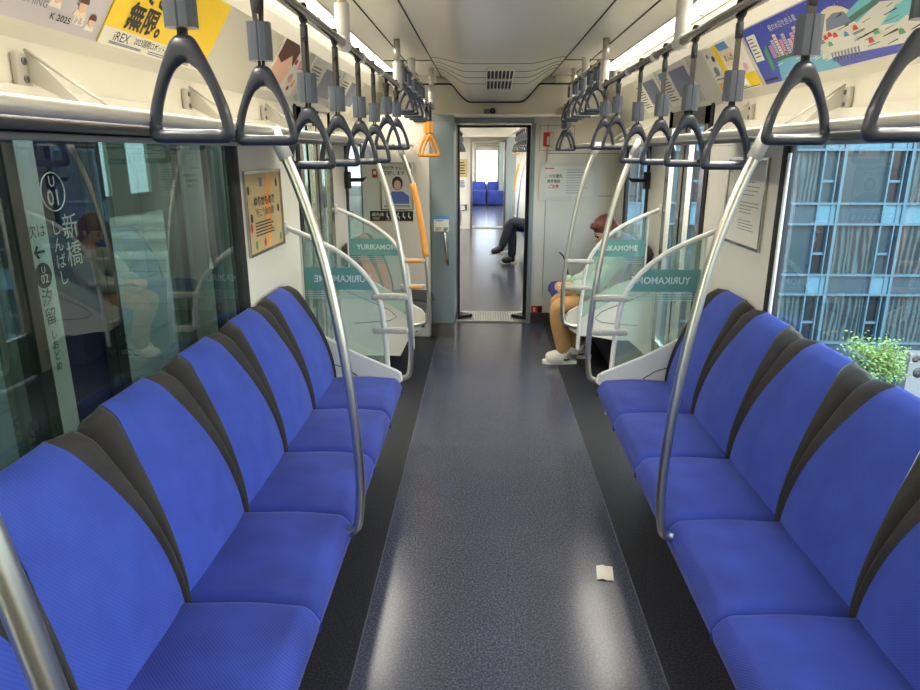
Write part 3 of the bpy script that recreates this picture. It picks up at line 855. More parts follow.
# left/right: grey posters above the doors
def grey_poster(s, y0, y1, label, extra):
    t, P, Wd, h = poster(s, y0, y1, label, M['paper'])
    m = MB(); P.rect(m, Wd * .42, Wd * .92, .05, h - .03, .004, .005); obj('grey_blue_picture', m, M['bluegrey'], t)
    m = MB(); P.lines(m, Wd * .06, Wd * .34, h - .05, .04, 9, .006, .005, 5); obj('small_print', m, M['ink'], t)
    if extra:
        m = MB(); P.rect(m, Wd * .08, Wd * .3, h - .07, h - .02, .005, .0058); obj('blue_box', m, M['skyblue'], t)
    return t
grey_poster(-1, 3.66, 4.389, 'white poster with a grey blue square above the left door, nearer one', False)
grey_poster(-1, 4.427, 5.092, 'white poster with a grey blue square above the left door, farther one', False)
grey_poster(1, 4.446, 3.819, 'white poster with grey blue picture and blue box above the right door, nearer one', True)
grey_poster(1, 5.092, 4.484, 'white poster with grey blue picture above the right door, farther one', False)
# right: manga-like colourful poster and blue illustration
t, P, Wd, h = poster(1, 3.534, 3.040, 'yellow and white poster with small colour drawings, upper right', M['paper'])
for a0, a1, b0, b1, mm in ((.16, .22, .02, .24, 'yellow'), (.22, .38, .12, .20, 'beige'), (.38, .50, .01, .07, 'yellow'), (.22, .34, .20, .235, 'skyblue'), (.02, .15, .02, .06, 'orange')):
    m = MB(); P.poly(m, [(a0, b0), (a1, b0), (a1 - .02, b1), (a0 - .02 if a0 > .05 else a0, b1)], .004, .005); obj('colour_field', m, beige if mm == 'beige' else M[mm], t)
for a, b, r, mm in ((.08, .12, .03, 'bluegrey'), (.11, .18, .02, 'ink'), (.24, .07, .028, 'red'), (.30, .05, .02, 'skyblue'), (.42, .10, .022, 'pink'), (.05, .20, .015, 'bluegrey')):
    m = MB(); P.disc(m, a, b, r, r * .8, .005, .0058, 9); obj('drawing', m, M[mm], t)
txt(t, P, 'まんが', .29, .16, .035, M['ink'], 1, .02)
m = MB(); P.lines(m, .03, .14, .10, .08, 2, .004, .0055, 1); P.lines(m, .02, .5, .016, .008, 2, .003, .0055, 1); obj('small_print', m, M['ink'], t)
t, P, Wd, h = poster(1, 3.011, 1.852, 'night blue illustrated poster with towers, water and a domed station, upper right', M['bpic'])
tq = pr('turquoise_print', (96, 176, 186), .5); gy = pr('pale_grey_print', (196, 196, 188), .5); dg_ = pr('dark_green_print', (44, 96, 84), .5)
def patch(name, pts, mat, c=.0045, par=None):
    m = MB(); P.poly(m, pts, c, c + .0006); return obj(name, m, mat, par or t)
patch('water', [(.16, .0), (.62, .0), (.56, .06), (.44, .088), (.20, .082)], M['water'])
m = MB()
for k in range(14):
    a = .17 + .4 * rr.random(); b = .006 + .065 * rr.random(); L = .03 + .05 * rr.random(); P.poly(m, [(a, b), (a + L, b + .006), (a + L, b + .008), (a, b + .002)], .0052, .0056)
obj('water_glint', m, M['paper'], t)
patch('far_bank', [(.19, .078), (.45, .084), (.55, .096), (.44, .104), (.20, .094)], dg_, .005)
for k in range(10):
    a = .185 + k * .033; hh = .05 + .035 * ((k * 7) % 5) / 4
    m = MB(); P.rect(m, a, a + .025, .095, .095 + hh, .0048, .0056); bo = obj('tower', m, (M['pink'], M['lilac'], beige)[k % 3], t)
    m = MB()
    for q in range(7):
        for w2 in (0, 1): P.rect(m, a + .003 + w2 * .011, a + .011 + w2 * .011, .099 + q * hh / 7.6, .102 + q * hh / 7.6, .0056, .006)
    obj('tower_windows', m, M['bpic'], bo)
m = MB()
for k in range(16): P.disc(m, .20 + .34 * rr.random(), .09 + .02 * rr.random(), .007, .005, .0057, .0062, 7)
obj('trees', m, M['green'], t)
patch('station_hall', [(.52, .04), (1.09, .02), (1.09, .13), (.9, .16), (.56, .12)], gy, .0047)
patch('dome', [(.57 + .24 * (1 - math.cos(q * PI / 10)) / 2 * 1, .12 + .075 * math.sin(q * PI / 10)) for q in range(11)], beige, .0053)
patch('dome_shadow_side', [(.62, .125), (.78, .125), (.76, .165), (.70, .172), (.65, .16)], M['bluegrey'], .006)
patch('curved_roof', [(.74, .15), (.9, .19), (1.09, .235), (1.09, .20), (.92, .15), (.80, .12)], tq, .0055)
patch('roof_edge', [(.72, .135), (.92, .165), (1.09, .21), (1.09, .2), (.93, .15), (.74, .12)], dg_, .006)
patch('green_pond', [(.9, .09), (1.0, .13), (1.09, .14), (1.09, .11), (.98, .085)], tq, .0056)
for a, b, mm in ((.60, .10, 'red'), (.63, .105, 'red'), (.66, .098, 'red'), (.72, .09, 'skyblue'), (.78, .10, 'red'), (.83, .05, 'red'), (.57, .09, 'green'), (.61, .075, 'green'), (.87, .07, 'green'), (.76, .065, 'lilac'), (.98, .05, 'green')):
    m = MB(); P.poly(m, [(a - .014, b), (a + .014, b), (a + .011, b + .012), (a, b + .017), (a - .011, b + .010)], .0057, .0063); obj('small_roof', m, M[mm], t)
m = MB()
for q in range(9): P.poly(m, [(.58 + q * .02, .022), (.588 + q * .02, .022), (.60 + q * .02, .052), (.592 + q * .02, .052)], .006, .0064)
obj('zebra_steps', m, M['bluegrey'], t)
for k in range(22):
    m = MB(); a = .68 + .4 * rr.random(); b = .03 + .14 * rr.random(); L = .03 + .06 * rr.random(); P.poly(m, [(a, b), (a + L, b + .004 + .01 * rr.random()), (a + L, b + .0065), (a, b + .002)], .0064, .0068); obj('ink_line', m, M['ink'], t)
m = MB()
for q in range(30): P.disc(m, .2 + .9 * rr.random(), .18 + .055 * rr.random(), .0016, .0016, .0055, .006, 5)
obj('stars', m, M['paper'], t)
txt(t, P, '夜の水辺を走る風', .36, .205, .026, M['paper'], 1.1)
m = MB(); P.poly(m, [(.02, .10), (.10, .10), (.115, .21), (.03, .21)], .005, .0056); obj('white_badge', m, M['paper'], t)
m = MB(); P.lines(m, .035, .10, .195, .12, 6, .004, .0062, 7); obj('small_print', m, M['ink'], t)
m = MB(); P.poly(m, [(.12, .04), (.155, .06), (.17, .16), (.13, .13)], .005, .0056); obj('green_strip', m, M['green'], t)
m = MB(); P.rect(m, .01, .14, .012, .022, .005, .0056); obj('dark_bars', m, M['ink'], t)

# ------------------------------------------------------------------ framed wall posters
def framed(name, label, cat, P, w_, h_, sheet, group=None, frame=M['steel'], fw=.012):
    t = thing(name, label, cat, P.p(0, 0), group)
    m = MB(); P.rect(m, -w_ / 2, w_ / 2, -h_ / 2, h_ / 2, .001, .004); obj('sheet', m, sheet, t)
    m = MB()
    for a0, a1, b0, b1 in ((-w_ / 2 - fw, -w_ / 2, -h_ / 2 - fw, h_ / 2 + fw), (w_ / 2, w_ / 2 + fw, -h_ / 2 - fw, h_ / 2 + fw), (-w_ / 2, w_ / 2, h_ / 2, h_ / 2 + fw), (-w_ / 2, w_ / 2, -h_ / 2 - fw, -h_ / 2)):
        P.rect(m, a0, a1, b0, b1, .001, .012)
    obj('frame', m, frame, t); return t
P = Plane((-1.099, 3.105, 1.295), (0, 1, 0), (0, 0, 1))
t = framed('framed_poster', 'silver framed kraft brown poster on the left wall beside the window', 'poster', P, .49, .34, M['kraft'])
txt(t, P, 'ゆりかもめで', 0, .045, .05, M['ink'], 1., .02); txt(t, P, '行こう秋の旅', 0, -.005, .042, M['ink'], 1.)
m = MB(); P.lines(m, -.15, .16, -.045, -.10, 5, .006, .006, 3); obj('small_print', m, M['ink'], t)
for k, (a, b, mm) in enumerate(((-.21, .10, 'ink'), (-.19, -.02, 'ink'), (-.20, -.06, 'red'), (.20, .0, 'ink'), (.21, -.14, 'green'), (-.15, -.14, 'green'), (-.03, -.14, 'red'), (.19, .12, 'ink'), (-.24, .06, 'ink'))):
    m = MB(); P.disc(m, a, b, .014, .02, .0045, .0055, 10); obj('leaf_mark', m, M[mm], t)
m = MB(); P.poly(m, [(.02, -.17), (.05, -.17), (.10, .17), (.05, .17), (.0, .05)], .004, .0046); obj('orange_ribbon', m, M['orange'], t)
m = MB(); P.rect(m, -.06, -.02, .11, .15, .0045, .0055); obj('grey_stamp', m, M['bluegrey'], t)
P = Plane((1.099, 3.15, 1.335), (0, -1, 0), (0, 0, 1))
t = framed('framed_poster', 'silver framed white notice with fine print on the right wall beside the window', 'notice', P, .44, .37, M['paper'])
m = MB(); P.lines(m, -.05, .17, .09, .035, 4, .0022, .0055, 1); P.lines(m, -.05, .17, .0, -.045, 4, .0022, .0055, 2); P.lines(m, -.05, .17, -.08, -.12, 4, .0022, .0055, 3); obj('small_print', m, M['ink'], t)
txt(t, P, 'お知らせ', -.16, -.0, .045, M['ink'], .9); txt(t, P, '重要', -.14, -.06, .04, M['red'], .9, .02); txt(t, P, '注意', -.20, .14, .03, M['red'])
# end wall notice and signs
YP = YE - .001
P = Plane((.665, YP, 1.305), (1, 0, 0), (0, 0, 1))
t = framed('notice_board', 'white framed notice on the end wall right of the gangway', 'notice', P, .50, .31, M['white'], fw=.01, frame=M['white'])
m = MB(); P.rect(m, -.20, .225, -.13, .13, .0042, .0055); obj('inner_sheet', m, M['paper'], t)
txt(t, P, 'この先優先', -.13, .045, .035, M['ink'], .9, .01, c=.007); txt(t, P, '携帯電話', -.13, .0, .033, M['ink'], .9, .01, c=.007); txt(t, P, 'ご注意', -.13, -.045, .035, M['red'], .9, .02, c=.007)
m = MB(); P.lines(m, -.02, .19, .10, -.10, 10, .004, .007, 3); obj('small_print', m, M['bluegrey'], t)
m = MB(); P.rect(m, -.21, -.13, .11, .118, .006, .007); obj('red_line', m, M['red'], t)
P = Plane((.475, YP, 1.665), (1, 0, 0), (0, 0, 1))
t = thing('fire_sign', 'small red and white fire extinguisher sign high on the end wall', 'sign', P.p(0, 0))
m = MB(); P.rect(m, -.045, .045, -.06, .06, .001, .004); obj('sheet', m, M['red'], t)
m = MB(); P.rect(m, -.012, .012, -.045, .01, .004, .005); P.disc(m, 0, .015, .012, c0=.004, c1=.005); P.poly(m, [(0, .02), (.028, .035), (.03, .022), (.005, .01)], .004, .005); obj('extinguisher_symbol', m, M['paper'], t)
m = MB(); P.rect(m, .014, .042, -.055, .055, .0042, .0052); obj('white_half', m, M['paper'], t)
P = Plane((.42, YE - .012, .112 + .02), (1, 0, 0), (0, 0, 1))
t = thing('exit_sticker', 'small red sticker with a white mark low beside the gangway door', 'sign', P.p(0, 0))
m = MB(); P.rect(m, -.05, .05, -.035, .035, .0, .002); obj('sheet', m, M['red'], t)
m = MB(); P.rect(m, -.034, -.014, -.02, .02, .002, .003); obj('white_mark', m, M['paper'], t)
m = MB(); P.rect(m, .008, .046, -.03, .03, .002, .003); obj('black_half', m, M['ink'], t)
# cabinet signs (face y=5.64 / 5.65)
P = Plane((-.44, 5.639, .985), (1, 0, 0), (0, 0, 1))
t = thing('door_sticker', 'white and blue information sticker on the teal cabinet panel', 'sticker', P.p(0, 0))
m = MB(); P.rect(m, -.062, .062, -.065, .065, .0, .002); obj('sheet', m, M['paper'], t)
m = MB(); P.rect(m, -.062, .062, .034, .065, .002, .003); obj('blue_header', m, M['skyblue'], t)
m = MB(); P.lines(m, -.05, .05, .022, .016, 1, .006, .003, 1); P.lines(m, -.05, .0, -.035, -.055, 3, .004, .003, 2); obj('small_print', m, M['ink'], t)
m = MB(); P.rect(m, .02, .055, -.055, -.03, .002, .003); obj('teal_box', m, M['teal'], t)
P = Plane((-.805, 5.649, 1.285), (1, 0, 0), (0, 0, 1))
t = framed('framed_poster', 'white framed poster of a smiling woman in a blue shirt on the cabinet front', 'poster', P, .25, .36, M['paper'])
txt(t, P, '次のチャレンジ', 0, .145, .036, M['ink'], .95, .01); txt(t, P, '応援します', -.02, .105, .036, M['ink'], 1, .01)
m = MB(); P.poly(m, [(-.09, -.14), (.10, -.14), (.10, -.08), (.05, -.04), (-.04, -.04), (-.09, -.09)], .004, .005); po = obj('blue_shirt', m, pr('shirt_blue', (96, 120, 190), .6), t)
m = MB(); P.disc(m, .005, .025, .045, .055, .0045, .0052); obj('hair', m, brown, t)
m = MB(); P.disc(m, .005, .012, .030, .038, .0052, .006); obj('face', m, M['skin'], t)
m = MB(); P.poly(m, [(-.08, -.10), (-.06, -.10), (-.085, -.02), (-.10, -.02)], .005, .006); obj('raised_hand', m, M['skin'], t)
m = MB(); P.lines(m, -.11, .11, -.155, -.165, 2, .005, .006, 2); obj('small_print', m, M['ink'], t)
P = Plane((-.855, 5.649, 1.045), (1, 0, 0), (0, 0, 1))
t = thing('priority_sign', 'black priority seat sign with white seated figures on the cabinet front', 'sign', P.p(0, 0))
m = MB(); P.rect(m, -.18, .18, -.04, .04, .001, .004); obj('sheet', m, M['ink'], t)
m = MB(); P.rect(m, -.18, .18, -.047, -.040, .001, .004); obj('orange_edge', m, M['orange'], t)
for k in range(5):
    a = -.035 + k * .045; m = MB(); P.disc(m, a, .022, .006, c0=.004, c1=.005, n=10)
    P.poly(m, [(a - .008, .014), (a + .002, .014), (a + .004, -.004), (a + .014, -.006), (a + .012, -.024), (a + .006, -.024), (a + .006, -.012), (a - .006, -.012)], .004, .005); obj('figure', m, M['paper'], t)
txt(t, P, '優先席', -.115, .010, .032, M['paper'], 1.1, .01, c=.005); m = MB(); P.lines(m, -.16, -.07, -.015, -.025, 2, .004, .005, 4); P.lines(m, -.05, .12, -.032, -.032, 1, .003, .005, 4); obj('small_print', m, M['paper'], t)
P = Plane((-.985, 5.649, 1.39), (1, 0, 0), (0, 0, 1))
t = thing('alarm_sign', 'small red emergency sticker left of the framed poster of a woman', 'sign', P.p(0, 0))
m = MB(); P.rect(m, -.022, .022, -.035, .035, .001, .003); obj('sheet', m, M['red'], t)
m = MB(); P.rect(m, -.012, .012, -.01, .02, .003, .004); obj('white_mark', m, M['paper'], t)
# folded wall brackets (black) by the small end windows
for s, nm in ((-1, 'left'), (1, 'right')):
    b = MB(); b.box(s * .97, s * 1.095, 4.96, 5.02, 1.35, 1.375, .005).box(s * 1.06, s * 1.098, 4.955, 5.025, 1.30, 1.42, .005)
    b.prism([(s * .97, 1.375), (s * .94, 1.385), (s * .97, 1.35)], 1, 4.965, 5.015)
    obj('wall_hook', b, M['black'], None, (s * 1.09, 4.99, 1.35), 'black wall hook beside the small end window on the %s' % nm, 'hook')

# crumpled tissue on the floor
ti = MB(); ti.grid(lambda a, b: Vector((.352 + .062 * a + .010 * b, 2.205 + .085 * b - .008 * a, .0022 + .006 * abs(math.sin(a * 5 + b * 3)) * (a * (1 - a) * 4) + .003 * b)), 8, 8)
for i in range(81): ti.v.append(ti.v[i] - Vector((0, 0, .0015)))
ti.f += [tuple(81 + q for q in reversed(f)) for f in ti.f[:64]]; ti.s += [True] * 64
obj('paper_tissue', ti, M['paper'], None, (.385, 2.245, 0), 'small cream scrap of tissue lying on the floor right of the aisle middle', 'tissue')

# ------------------------------------------------------------------ people
def skin_mesh(vs, es, rad, root=0, levels=2):
    me = bpy.data.meshes.new('sk'); me.from_pydata(vs, es, [])
    o = bpy.data.objects.new('sk', me); COL.objects.link(o)
    m = o.modifiers.new('s', 'SKIN'); m.branch_smoothing = .6; m.use_smooth_shade = True
    o.modifiers.new('u', 'SUBSURF').levels = levels
    sv = me.skin_vertices[0].data
    for i, r in enumerate(rad):
        sv[i].radius = r if isinstance(r, tuple) else (r, r); sv[i].use_root = (i == root)
    dg = bpy.context.evaluated_depsgraph_get(); dg.update()
    out = bpy.data.meshes.new_from_object(o.evaluated_get(dg)); bpy.data.objects.remove(o)
    mb = MB().frommesh(out, Matrix.Identity(4), True); return mb
class Sk:
    def __init__(self): self.v = []; self.e = []; self.r = []
    def add(self, p, r, parent=None):
        self.v.append(tuple(p)); self.r.append(r); i = len(self.v) - 1
        if parent is not None: self.e.append((parent, i))
        return i
    def chain(self, parent, items):
        for p, r in items: parent = self.add(p, r, parent)
        return parent
    def mesh(self, root=0, levels=2): return skin_mesh(self.v, self.e, self.r, root, levels)
def hand(sk, wrist, dirv, up, side, curl=.6):
    """palm + five fingers; dirv forward, up back-of-hand normal, side towards thumb"""
    d = Vector(dirv).normalized(); upv = Vector(up).normalized(); sd = Vector(side).normalized(); w = Vector(sk.v[wrist])
    pm = sk.add(w + d * .045, (.030, .016), wrist)
    kn = sk.add(w + d * .075, (.030, .014), pm)
    for k, (off, L) in enumerate(((.027, .068), (.009, .075), (-.009, .070), (-.026, .055))):
        a = w + d * .088 + sd * off
        p1 = a + d * L * .4 - upv * L * .1; p2 = p1 + (d * (1 - curl) - upv * curl).normalized() * L * .35; p3 = p2 + (d * (.4 - curl) - upv).normalized() * L * .28
        i = sk.add(a, .0095, kn); sk.chain(i, [(p1, .0088), (p2, .008), (p3, .007)])
    sk.chain(pm, [(w + d * .03 + sd * .036, .011), (w + d * .06 + sd * .048 - upv * .012, .0095), (w + d * .082 + sd * .042 - upv * .028, .008)])
def human(name_label, J, mats, hair_len, base, hood=False):
    """J joint dict; faces direction J['face'] horizontally"""
    t = thing('person', name_label, 'person', base)
    F = Vector(J['look']).normalized(); H = Vector(J['head']); side = Vector((0, 0, 1)).cross(F).normalized(); up = F.cross(side).normalized()
    up = -up if up.z < 0 else up
    sk = Sk()
    pel = sk.add(J['pelvis'], (.13, .11)); sp = sk.add(J['spine'], (.115, .10), pel); ch = sk.add(J['chest'], (.13, .105), sp)
    nb = sk.add(J['neck'], .055, ch); nk = sk.add(H - up * .105 - F * .01, .048, nb)
    jaw = sk.add(H - up * .055 + F * .022, (.056, .058), nk); sk.add(H + up * .0 + F * .006, (.072, .078), jaw); sk.add(H + up * .055 - F * .006, (.070, .074), len(sk.v) - 1); sk.add(H + up * .088 - F * .01, (.042, .045), len(sk.v) - 1)
    for q in ('l', 'r'):
        s0 = sk.add(J['sh' + q], .052, ch); e = sk.chain(s0, [(J['el' + q], .040), ((Vector(J['el' + q]) + Vector(J['wr' + q])) / 2, .034), (J['wr' + q], .024)])
        hand(sk, e, Vector(J['wr' + q]) - Vector(J['el' + q]), J.get('hup', (0, 0, 1)), J['thumb' + q])
        h0 = sk.add(J['hip' + q], .085, pel)
        k = sk.chain(h0, [((Vector(J['hip' + q]) * .4 + Vector(J['kn' + q]) * .6), .068), (J['kn' + q], .054), (Vector(J['kn' + q]) * .6 + Vector(J['an' + q]) * .4, .050), (J['an' + q], .034)])
        sk.add(J['toe' + q], .028, k)
    body = sk.mesh()
    # nose, ears and lips belong to the body surface
    body.ball(H + F * .084 - up * .022, .012, (1, 1, 1.3), 8)
    for q in (-1, 1): body.ball(H + side * q * .074 - up * .02 - F * .005, .02, (.8, .45, 1.3), 8)
    body.ball(H + F * .076 - up * .058, .014, (.6, 1, .5), 8)
    obj('body', body, M['skin'], t)
    for q in (-1, 1):
        obj('eye', MB().ball(H + F * .072 + side * q * .03 - up * .002, .009, n=8), M['ink'], t)
        obj('eyebrow', MB().tube([H + F * .076 + side * q * .018 + up * .018, H + F * .070 + side * q * .044 + up * .018], .003, 6), mats['hair'], t)
    # hair: rounded cap with fringe and length
    Rm = Matrix((side, F, up)).transposed().to_4x4()
    def bl(mb, c, r, sc):
        bm = bmesh.new(); bmesh.ops.create_uvsphere(bm, u_segments=20, v_segments=14, radius=r)
        return mb.frombm(bm, True, Matrix.Translation(c) @ Rm @ Matrix.Diagonal((*sc, 1)))
    hs = MB(); bl(hs, H + up * .045 - F * .018, .088, (.95, 1.02, .84)); bl(hs, H - up * .01 - F * .040, .078, (1.02, .86, 1.1))
    for q in (-1, 1): bl(hs, H + up * .01 + side * q * .060 - F * .01, .036, (.55, .9, 1.7))
    if hair_len: bl(hs, H - up * .07 - F * .045, .066, (1.0, .7, 1.0))
    hs.tube(catmull([H + up * .075 + side * a_ + F * (.070 - abs(a_) * .35) for a_ in (-.06, -.03, 0, .03, .06)], 4), .016, 8)
    obj('hair', hs, mats['hair'], t)
    # jacket
    jk = Sk(); p = jk.add(Vector(J['pelvis']) + Vector((0, 0, .02)), (.155, .135)); s_ = jk.add(J['spine'], (.142, .13), p); c = jk.add(J['chest'], (.152, .13), s_)
    jk.add(Vector(J['neck']) + Vector((0, 0, -.005)), .072, c)
    for q in ('l', 'r'):
        E, Wr = Vector(J['el' + q]), Vector(J['wr' + q])
        jk.chain(c, [(J['sh' + q], .085), ((Vector(J['sh' + q]) + E) / 2, .076), (E, .074), ((E + Wr) / 2, .066), (Wr * .93 + E * .07, .050)])
    obj('jacket', jk.mesh(), mats['top'], t)
    # trousers
    tr = Sk(); p = tr.add(Vector(J['pelvis']) - Vector((0, 0, .03)), (.145, .115))
    for q in ('l', 'r'):
        Hp, K, A = Vector(J['hip' + q]), Vector(J['kn' + q]), Vector(J['an' + q])
        tr.chain(p, [(Hp, .098), (Hp * .45 + K * .55, .084), (K, .074), (K * .5 + A * .5, .070), (A * .98 + K * .02 , .060)])
    obj('trousers', tr.mesh(), mats['trousers'], t)
    for q in ('l', 'r'):
        A, T = Vector(J['an' + q]), Vector(J['toe' + q]); d = (T - A); d.normalize()
        up2 = (Vector((0, 0, 1)) - d * d.z).normalized() if abs(d.z) < .95 else Vector((0, 1, 0))
        cc = J.get('sole' + q, -.045)
        ss = Sk(); i = ss.add(A - d * .045 + up2 * (cc + .030), (.060, .066)); i = ss.add(A + d * .03 + up2 * (cc + .036), (.062, .066), i); i = ss.add(A + d * .10 + up2 * (cc + .030), (.064, .054), i); ss.add(A + d * .155 + up2 * (cc + .024), (.054, .042), i)
        ss.add(A + up2 * .02, (.066, .060), 0)
        sh = obj('shoe', ss.mesh(), mats['shoe'], t)
        sd = d.cross(up2)
        Kx = Vector(J['kn' + q]); dk_ = (Kx - A).normalized()
        obj('sock', MB().tube([A - dk_ * .03, A + dk_ * .05, A + dk_ * .12], [.045, .045, .05], 12), mats['sock'], t)
        out = [(-.085, .03), (-.09, 0), (-.085, -.03), (-.03, -.036), (.05, -.042), (.13, -.040), (.165, -.026), (.176, 0), (.165, .026), (.13, .042), (.05, .042), (-.03, .036)]
        n = len(out); z0 = cc - .014; z1 = cc + .010
        vs = [A + d * a + sd * b + up2 * z for z in (z0, z1) for a, b in out]
        obj('sole', MB().add(vs, [tuple(range(n)), tuple(range(n, 2 * n))] + [(i, (i + 1) % n, n + (i + 1) % n, n + i) for i in range(n)]), mats['sole'], sh)
        la = MB()
        for k in range(3): la.tube([A + d * (.045 + k * .022) + up2 * (cc + .062 - k * .008) + sd * w_ for w_ in (-.022, 0, .022)], .003, 5)
        obj('laces', la, mats['lace'], sh)
        if mats.get('swoosh'):
            for e in (-1, 1):
                w0 = A + sd * e * .046 + up2 * (cc + .022)
                mm = MB(); pts = [(-.03, .02), (-.02, .0), (.0, -.004), (.075, .022), (.0, .006), (-.015, .008)]
                vs = [w0 + d * a + up2 * b + sd * e * c_ for c_ in (-.004, .003) for a, b in pts]; n = 6
                mm.add(vs, [tuple(range(n)), tuple(range(n, 2 * n))] + [(i, (i + 1) % n, n + (i + 1) % n, n + i) for i in range(n)])
                obj('side_mark', mm, M['ink'], sh)
    return t
mint = pr('mint_jacket', (196, 214, 194), .75, noise=.12, nscale=14, bump=1.)
beigeT = pr('beige_trousers', (196, 152, 96), .75, noise=.08, nscale=10, bump=.4)
J = dict(look=(-.86, -.05, -.50), head=(.80, 4.96, 1.0), neck=(.845, 4.96, .865), chest=(.86, 4.96, .76), spine=(.92, 4.96, .64), pelvis=(.95, 4.96, .53),
         shl=(.83, 5.11, .80), shr=(.83, 4.81, .80), ell=(.72, 5.16, .61), elr=(.70, 4.78, .61), wrl=(.57, 5.02, .60), wrr=(.56, 4.89, .61),
         thumbl=(0, -1, .3), thumbr=(0, 1, .3), hipl=(.86, 5.05, .50), hipr=(.86, 4.87, .50), knl=(.46, 5.07, .455), knr=(.455, 4.88, .455),
         anl=(.66, 5.13, .075), anr=(.545, 5.03, .075), toel=(.55, 5.14, .045), toer=(.43, 5.03, .045))
J['anr'] = (.545, 4.93, .06); J['toer'] = (.425, 4.93, .06); J['anl'] = (.68, 5.08, .06); J['toel'] = (.56, 5.09, .06)
pw = human('person in a mint green jacket and beige trousers sitting bent forward on the far right', J,
      dict(hair=pr('hair_reddish', (112, 60, 44), .5), top=mint, trousers=beigeT, shoe=pr('cream_shoe', (226, 222, 208), .5), sole=pr('shoe_sole', (236, 232, 220), .5), lace=M['paper'], sock=M['paper'], swoosh=True), .05, (.7, 5.0, 0))
sc = MB()
for k in range(14):
    a = 2 * PI * k / 14; sc.ball((.885 + .006 * math.cos(k * 3), 4.93 + .03 * math.cos(a), 1.0 + .03 * math.sin(a)), .017, n=8)
obj('hair_scrunchie', sc, M['paper'], pw, label='white fluffy scrunchie')
hb_ = pr('floral_fabric', (170, 196, 160), .8, noise=.5, nscale=60)
bg_ = thing('handbag', 'small green and white patterned bag on the lap of the seated person', 'bag', (.56, 4.96, .56))
m = Sk(); a = m.add((.555, 4.96, .575), (.05, .06)); m.add((.545, 4.96, .63), (.045, .055), a); m.add((.54, 4.96, .68), (.022, .04), 1)
obj('pouch', m.mesh(), hb_, bg_)
obj('strap', MB().tube(catmull([(.54, 4.93, .69), (.52, 4.92, .76), (.50, 4.93, .82), (.47, 4.94, .85)]), .006, 6), M['ink'], bg_)

# second person in the next car
black_t = pr('black_trousers', (40, 42, 46), .8, bump=.4, nscale=14)
J = dict(look=(-1, 0, -.25), head=(.84, 9.7, 1.22), neck=(.88, 9.7, 1.06), chest=(.90, 9.7, .92), spine=(.92, 9.7, .74), pelvis=(.90, 9.7, .56),
         shl=(.895, 9.87, .99), shr=(.895, 9.53, .99), ell=(.82, 9.92, .75), elr=(.82, 9.48, .75), wrl=(.62, 9.78, .68), wrr=(.62, 9.62, .70),
         thumbl=(0, -1, .3), thumbr=(0, 1, .3), hipl=(.82, 9.80, .53), hipr=(.82, 9.60, .53), knl=(.33, 9.76, .52), knr=(.30, 9.62, .62),
         anl=(.33, 9.76, .06), anr=(.17, 9.66, .225), toel=(.20, 9.74, .06), toer=(.045, 9.66, .20))
human('person in black trousers sitting with crossed legs in the next car', J,
      dict(hair=M['ink'], top=pr('dark_coat', (44, 46, 54), .8), trousers=black_t, shoe=pr('black_shoe', (34, 34, 36), .5), sole=M['paper'], lace=M['ink'], sock=M['ink']), 0, (.6, 9.7, 0))

# ------------------------------------------------------------------ next cars
def next_car(y0, y1, k):
    struct('floor_next_%d' % k, MB().box(-1.2, 1.2, y0, y1, -.04, 0), M['floor'])
    for s, nm in ((-1, 'left'), (1, 'right')):
        w_ = MB(); w_.box(s * 1.16, s * 1.22, y0, y1, 0, .7); w_.box(s * 1.16, s * 1.22, y0, y1, 1.58, 2.2)
        y = y0
        while y < y1: w_.box(s * 1.16, s * 1.22, y, min(y + .8, y1), .7, 1.58); y += 2.6
        struct('wall_next_%s_%d' % (nm, k), w_, M['cream'])
        fx = thing('ceiling_light', 'light strip on the %s in the %s car beyond the gangway' % (nm, 'first' if k == 1 else 'second'), 'ceiling light', (s * .868, y0 + .5, 2.16), 'light strips in the next cars')
        obj('diffuser', MB().box(s * .805, s * .93, y0 + .3, y1 - .5, 2.160, 2.168), M['lamp'], fx)
        obj('housing', MB().box(s * .79, s * .945, y0 + .25, y1 - .45, 2.168, 2.175), M['white'], fx)
    c = MB(); c.box(-1.2, 1.2, y0, y1, 2.176, 2.2); c.prism([(x, ceil_z(x)) for x in xs] + [(.456, 2.2), (-.456, 2.2)], 1, y0 + .6, y1 - .6, True)
    struct('ceiling_next_%d' % k, c, M['ceil'])
    e = MB(); e.box(-1.16, -.345, y1 - .08, y1, 0, 2.2); e.box(.345, 1.16, y1 - .08, y1, 0, 2.2); e.box(-.345, .345, y1 - .08, y1, 1.80, 2.2); e.box(-1.16, 1.16, y1 - .5, y1, 1.86, 2.19)
    struct('wall_next_end_%d' % k, e, M['cream'])
    n0 = MB(); n0.box(-1.2, -.345, y0, y0 + .06, 0, 2.2); n0.box(.345, 1.2, y0, y0 + .06, 0, 2.2); n0.box(-.345, .345, y0, y0 + .06, 1.80, 2.2)
    struct('wall_next_near_%d' % k, n0, M['cream'])
    d = thing('door_%d' % (3 + k), 'gangway frame at the far end of car %d' % k, 'door', (0, y1, 0), kind='structure')
    f = MB(); f.box(-.37, -.33, y1 - .12, y1 + .2, 0, 1.8); f.box(.33, .37, y1 - .12, y1 + .2, 0, 1.8); f.box(-.33, .33, y1 - .12, y1 - .08, 1.765, 1.80)
    obj('metal_jamb', f, M['steel'], d)
    f = MB(); f.box(.37, .56, y1 - .5, y1 - .08, 0, 1.86); obj('teal_panel', f, M['teal'], d)
    struct('trim_gangway_%d' % k, MB().box(-.33, .33, y1 - .1, y1 + .3, 0, .012), tp)
next_car(6.62, 14.5, 1); next_car(14.8, 21.6, 2)
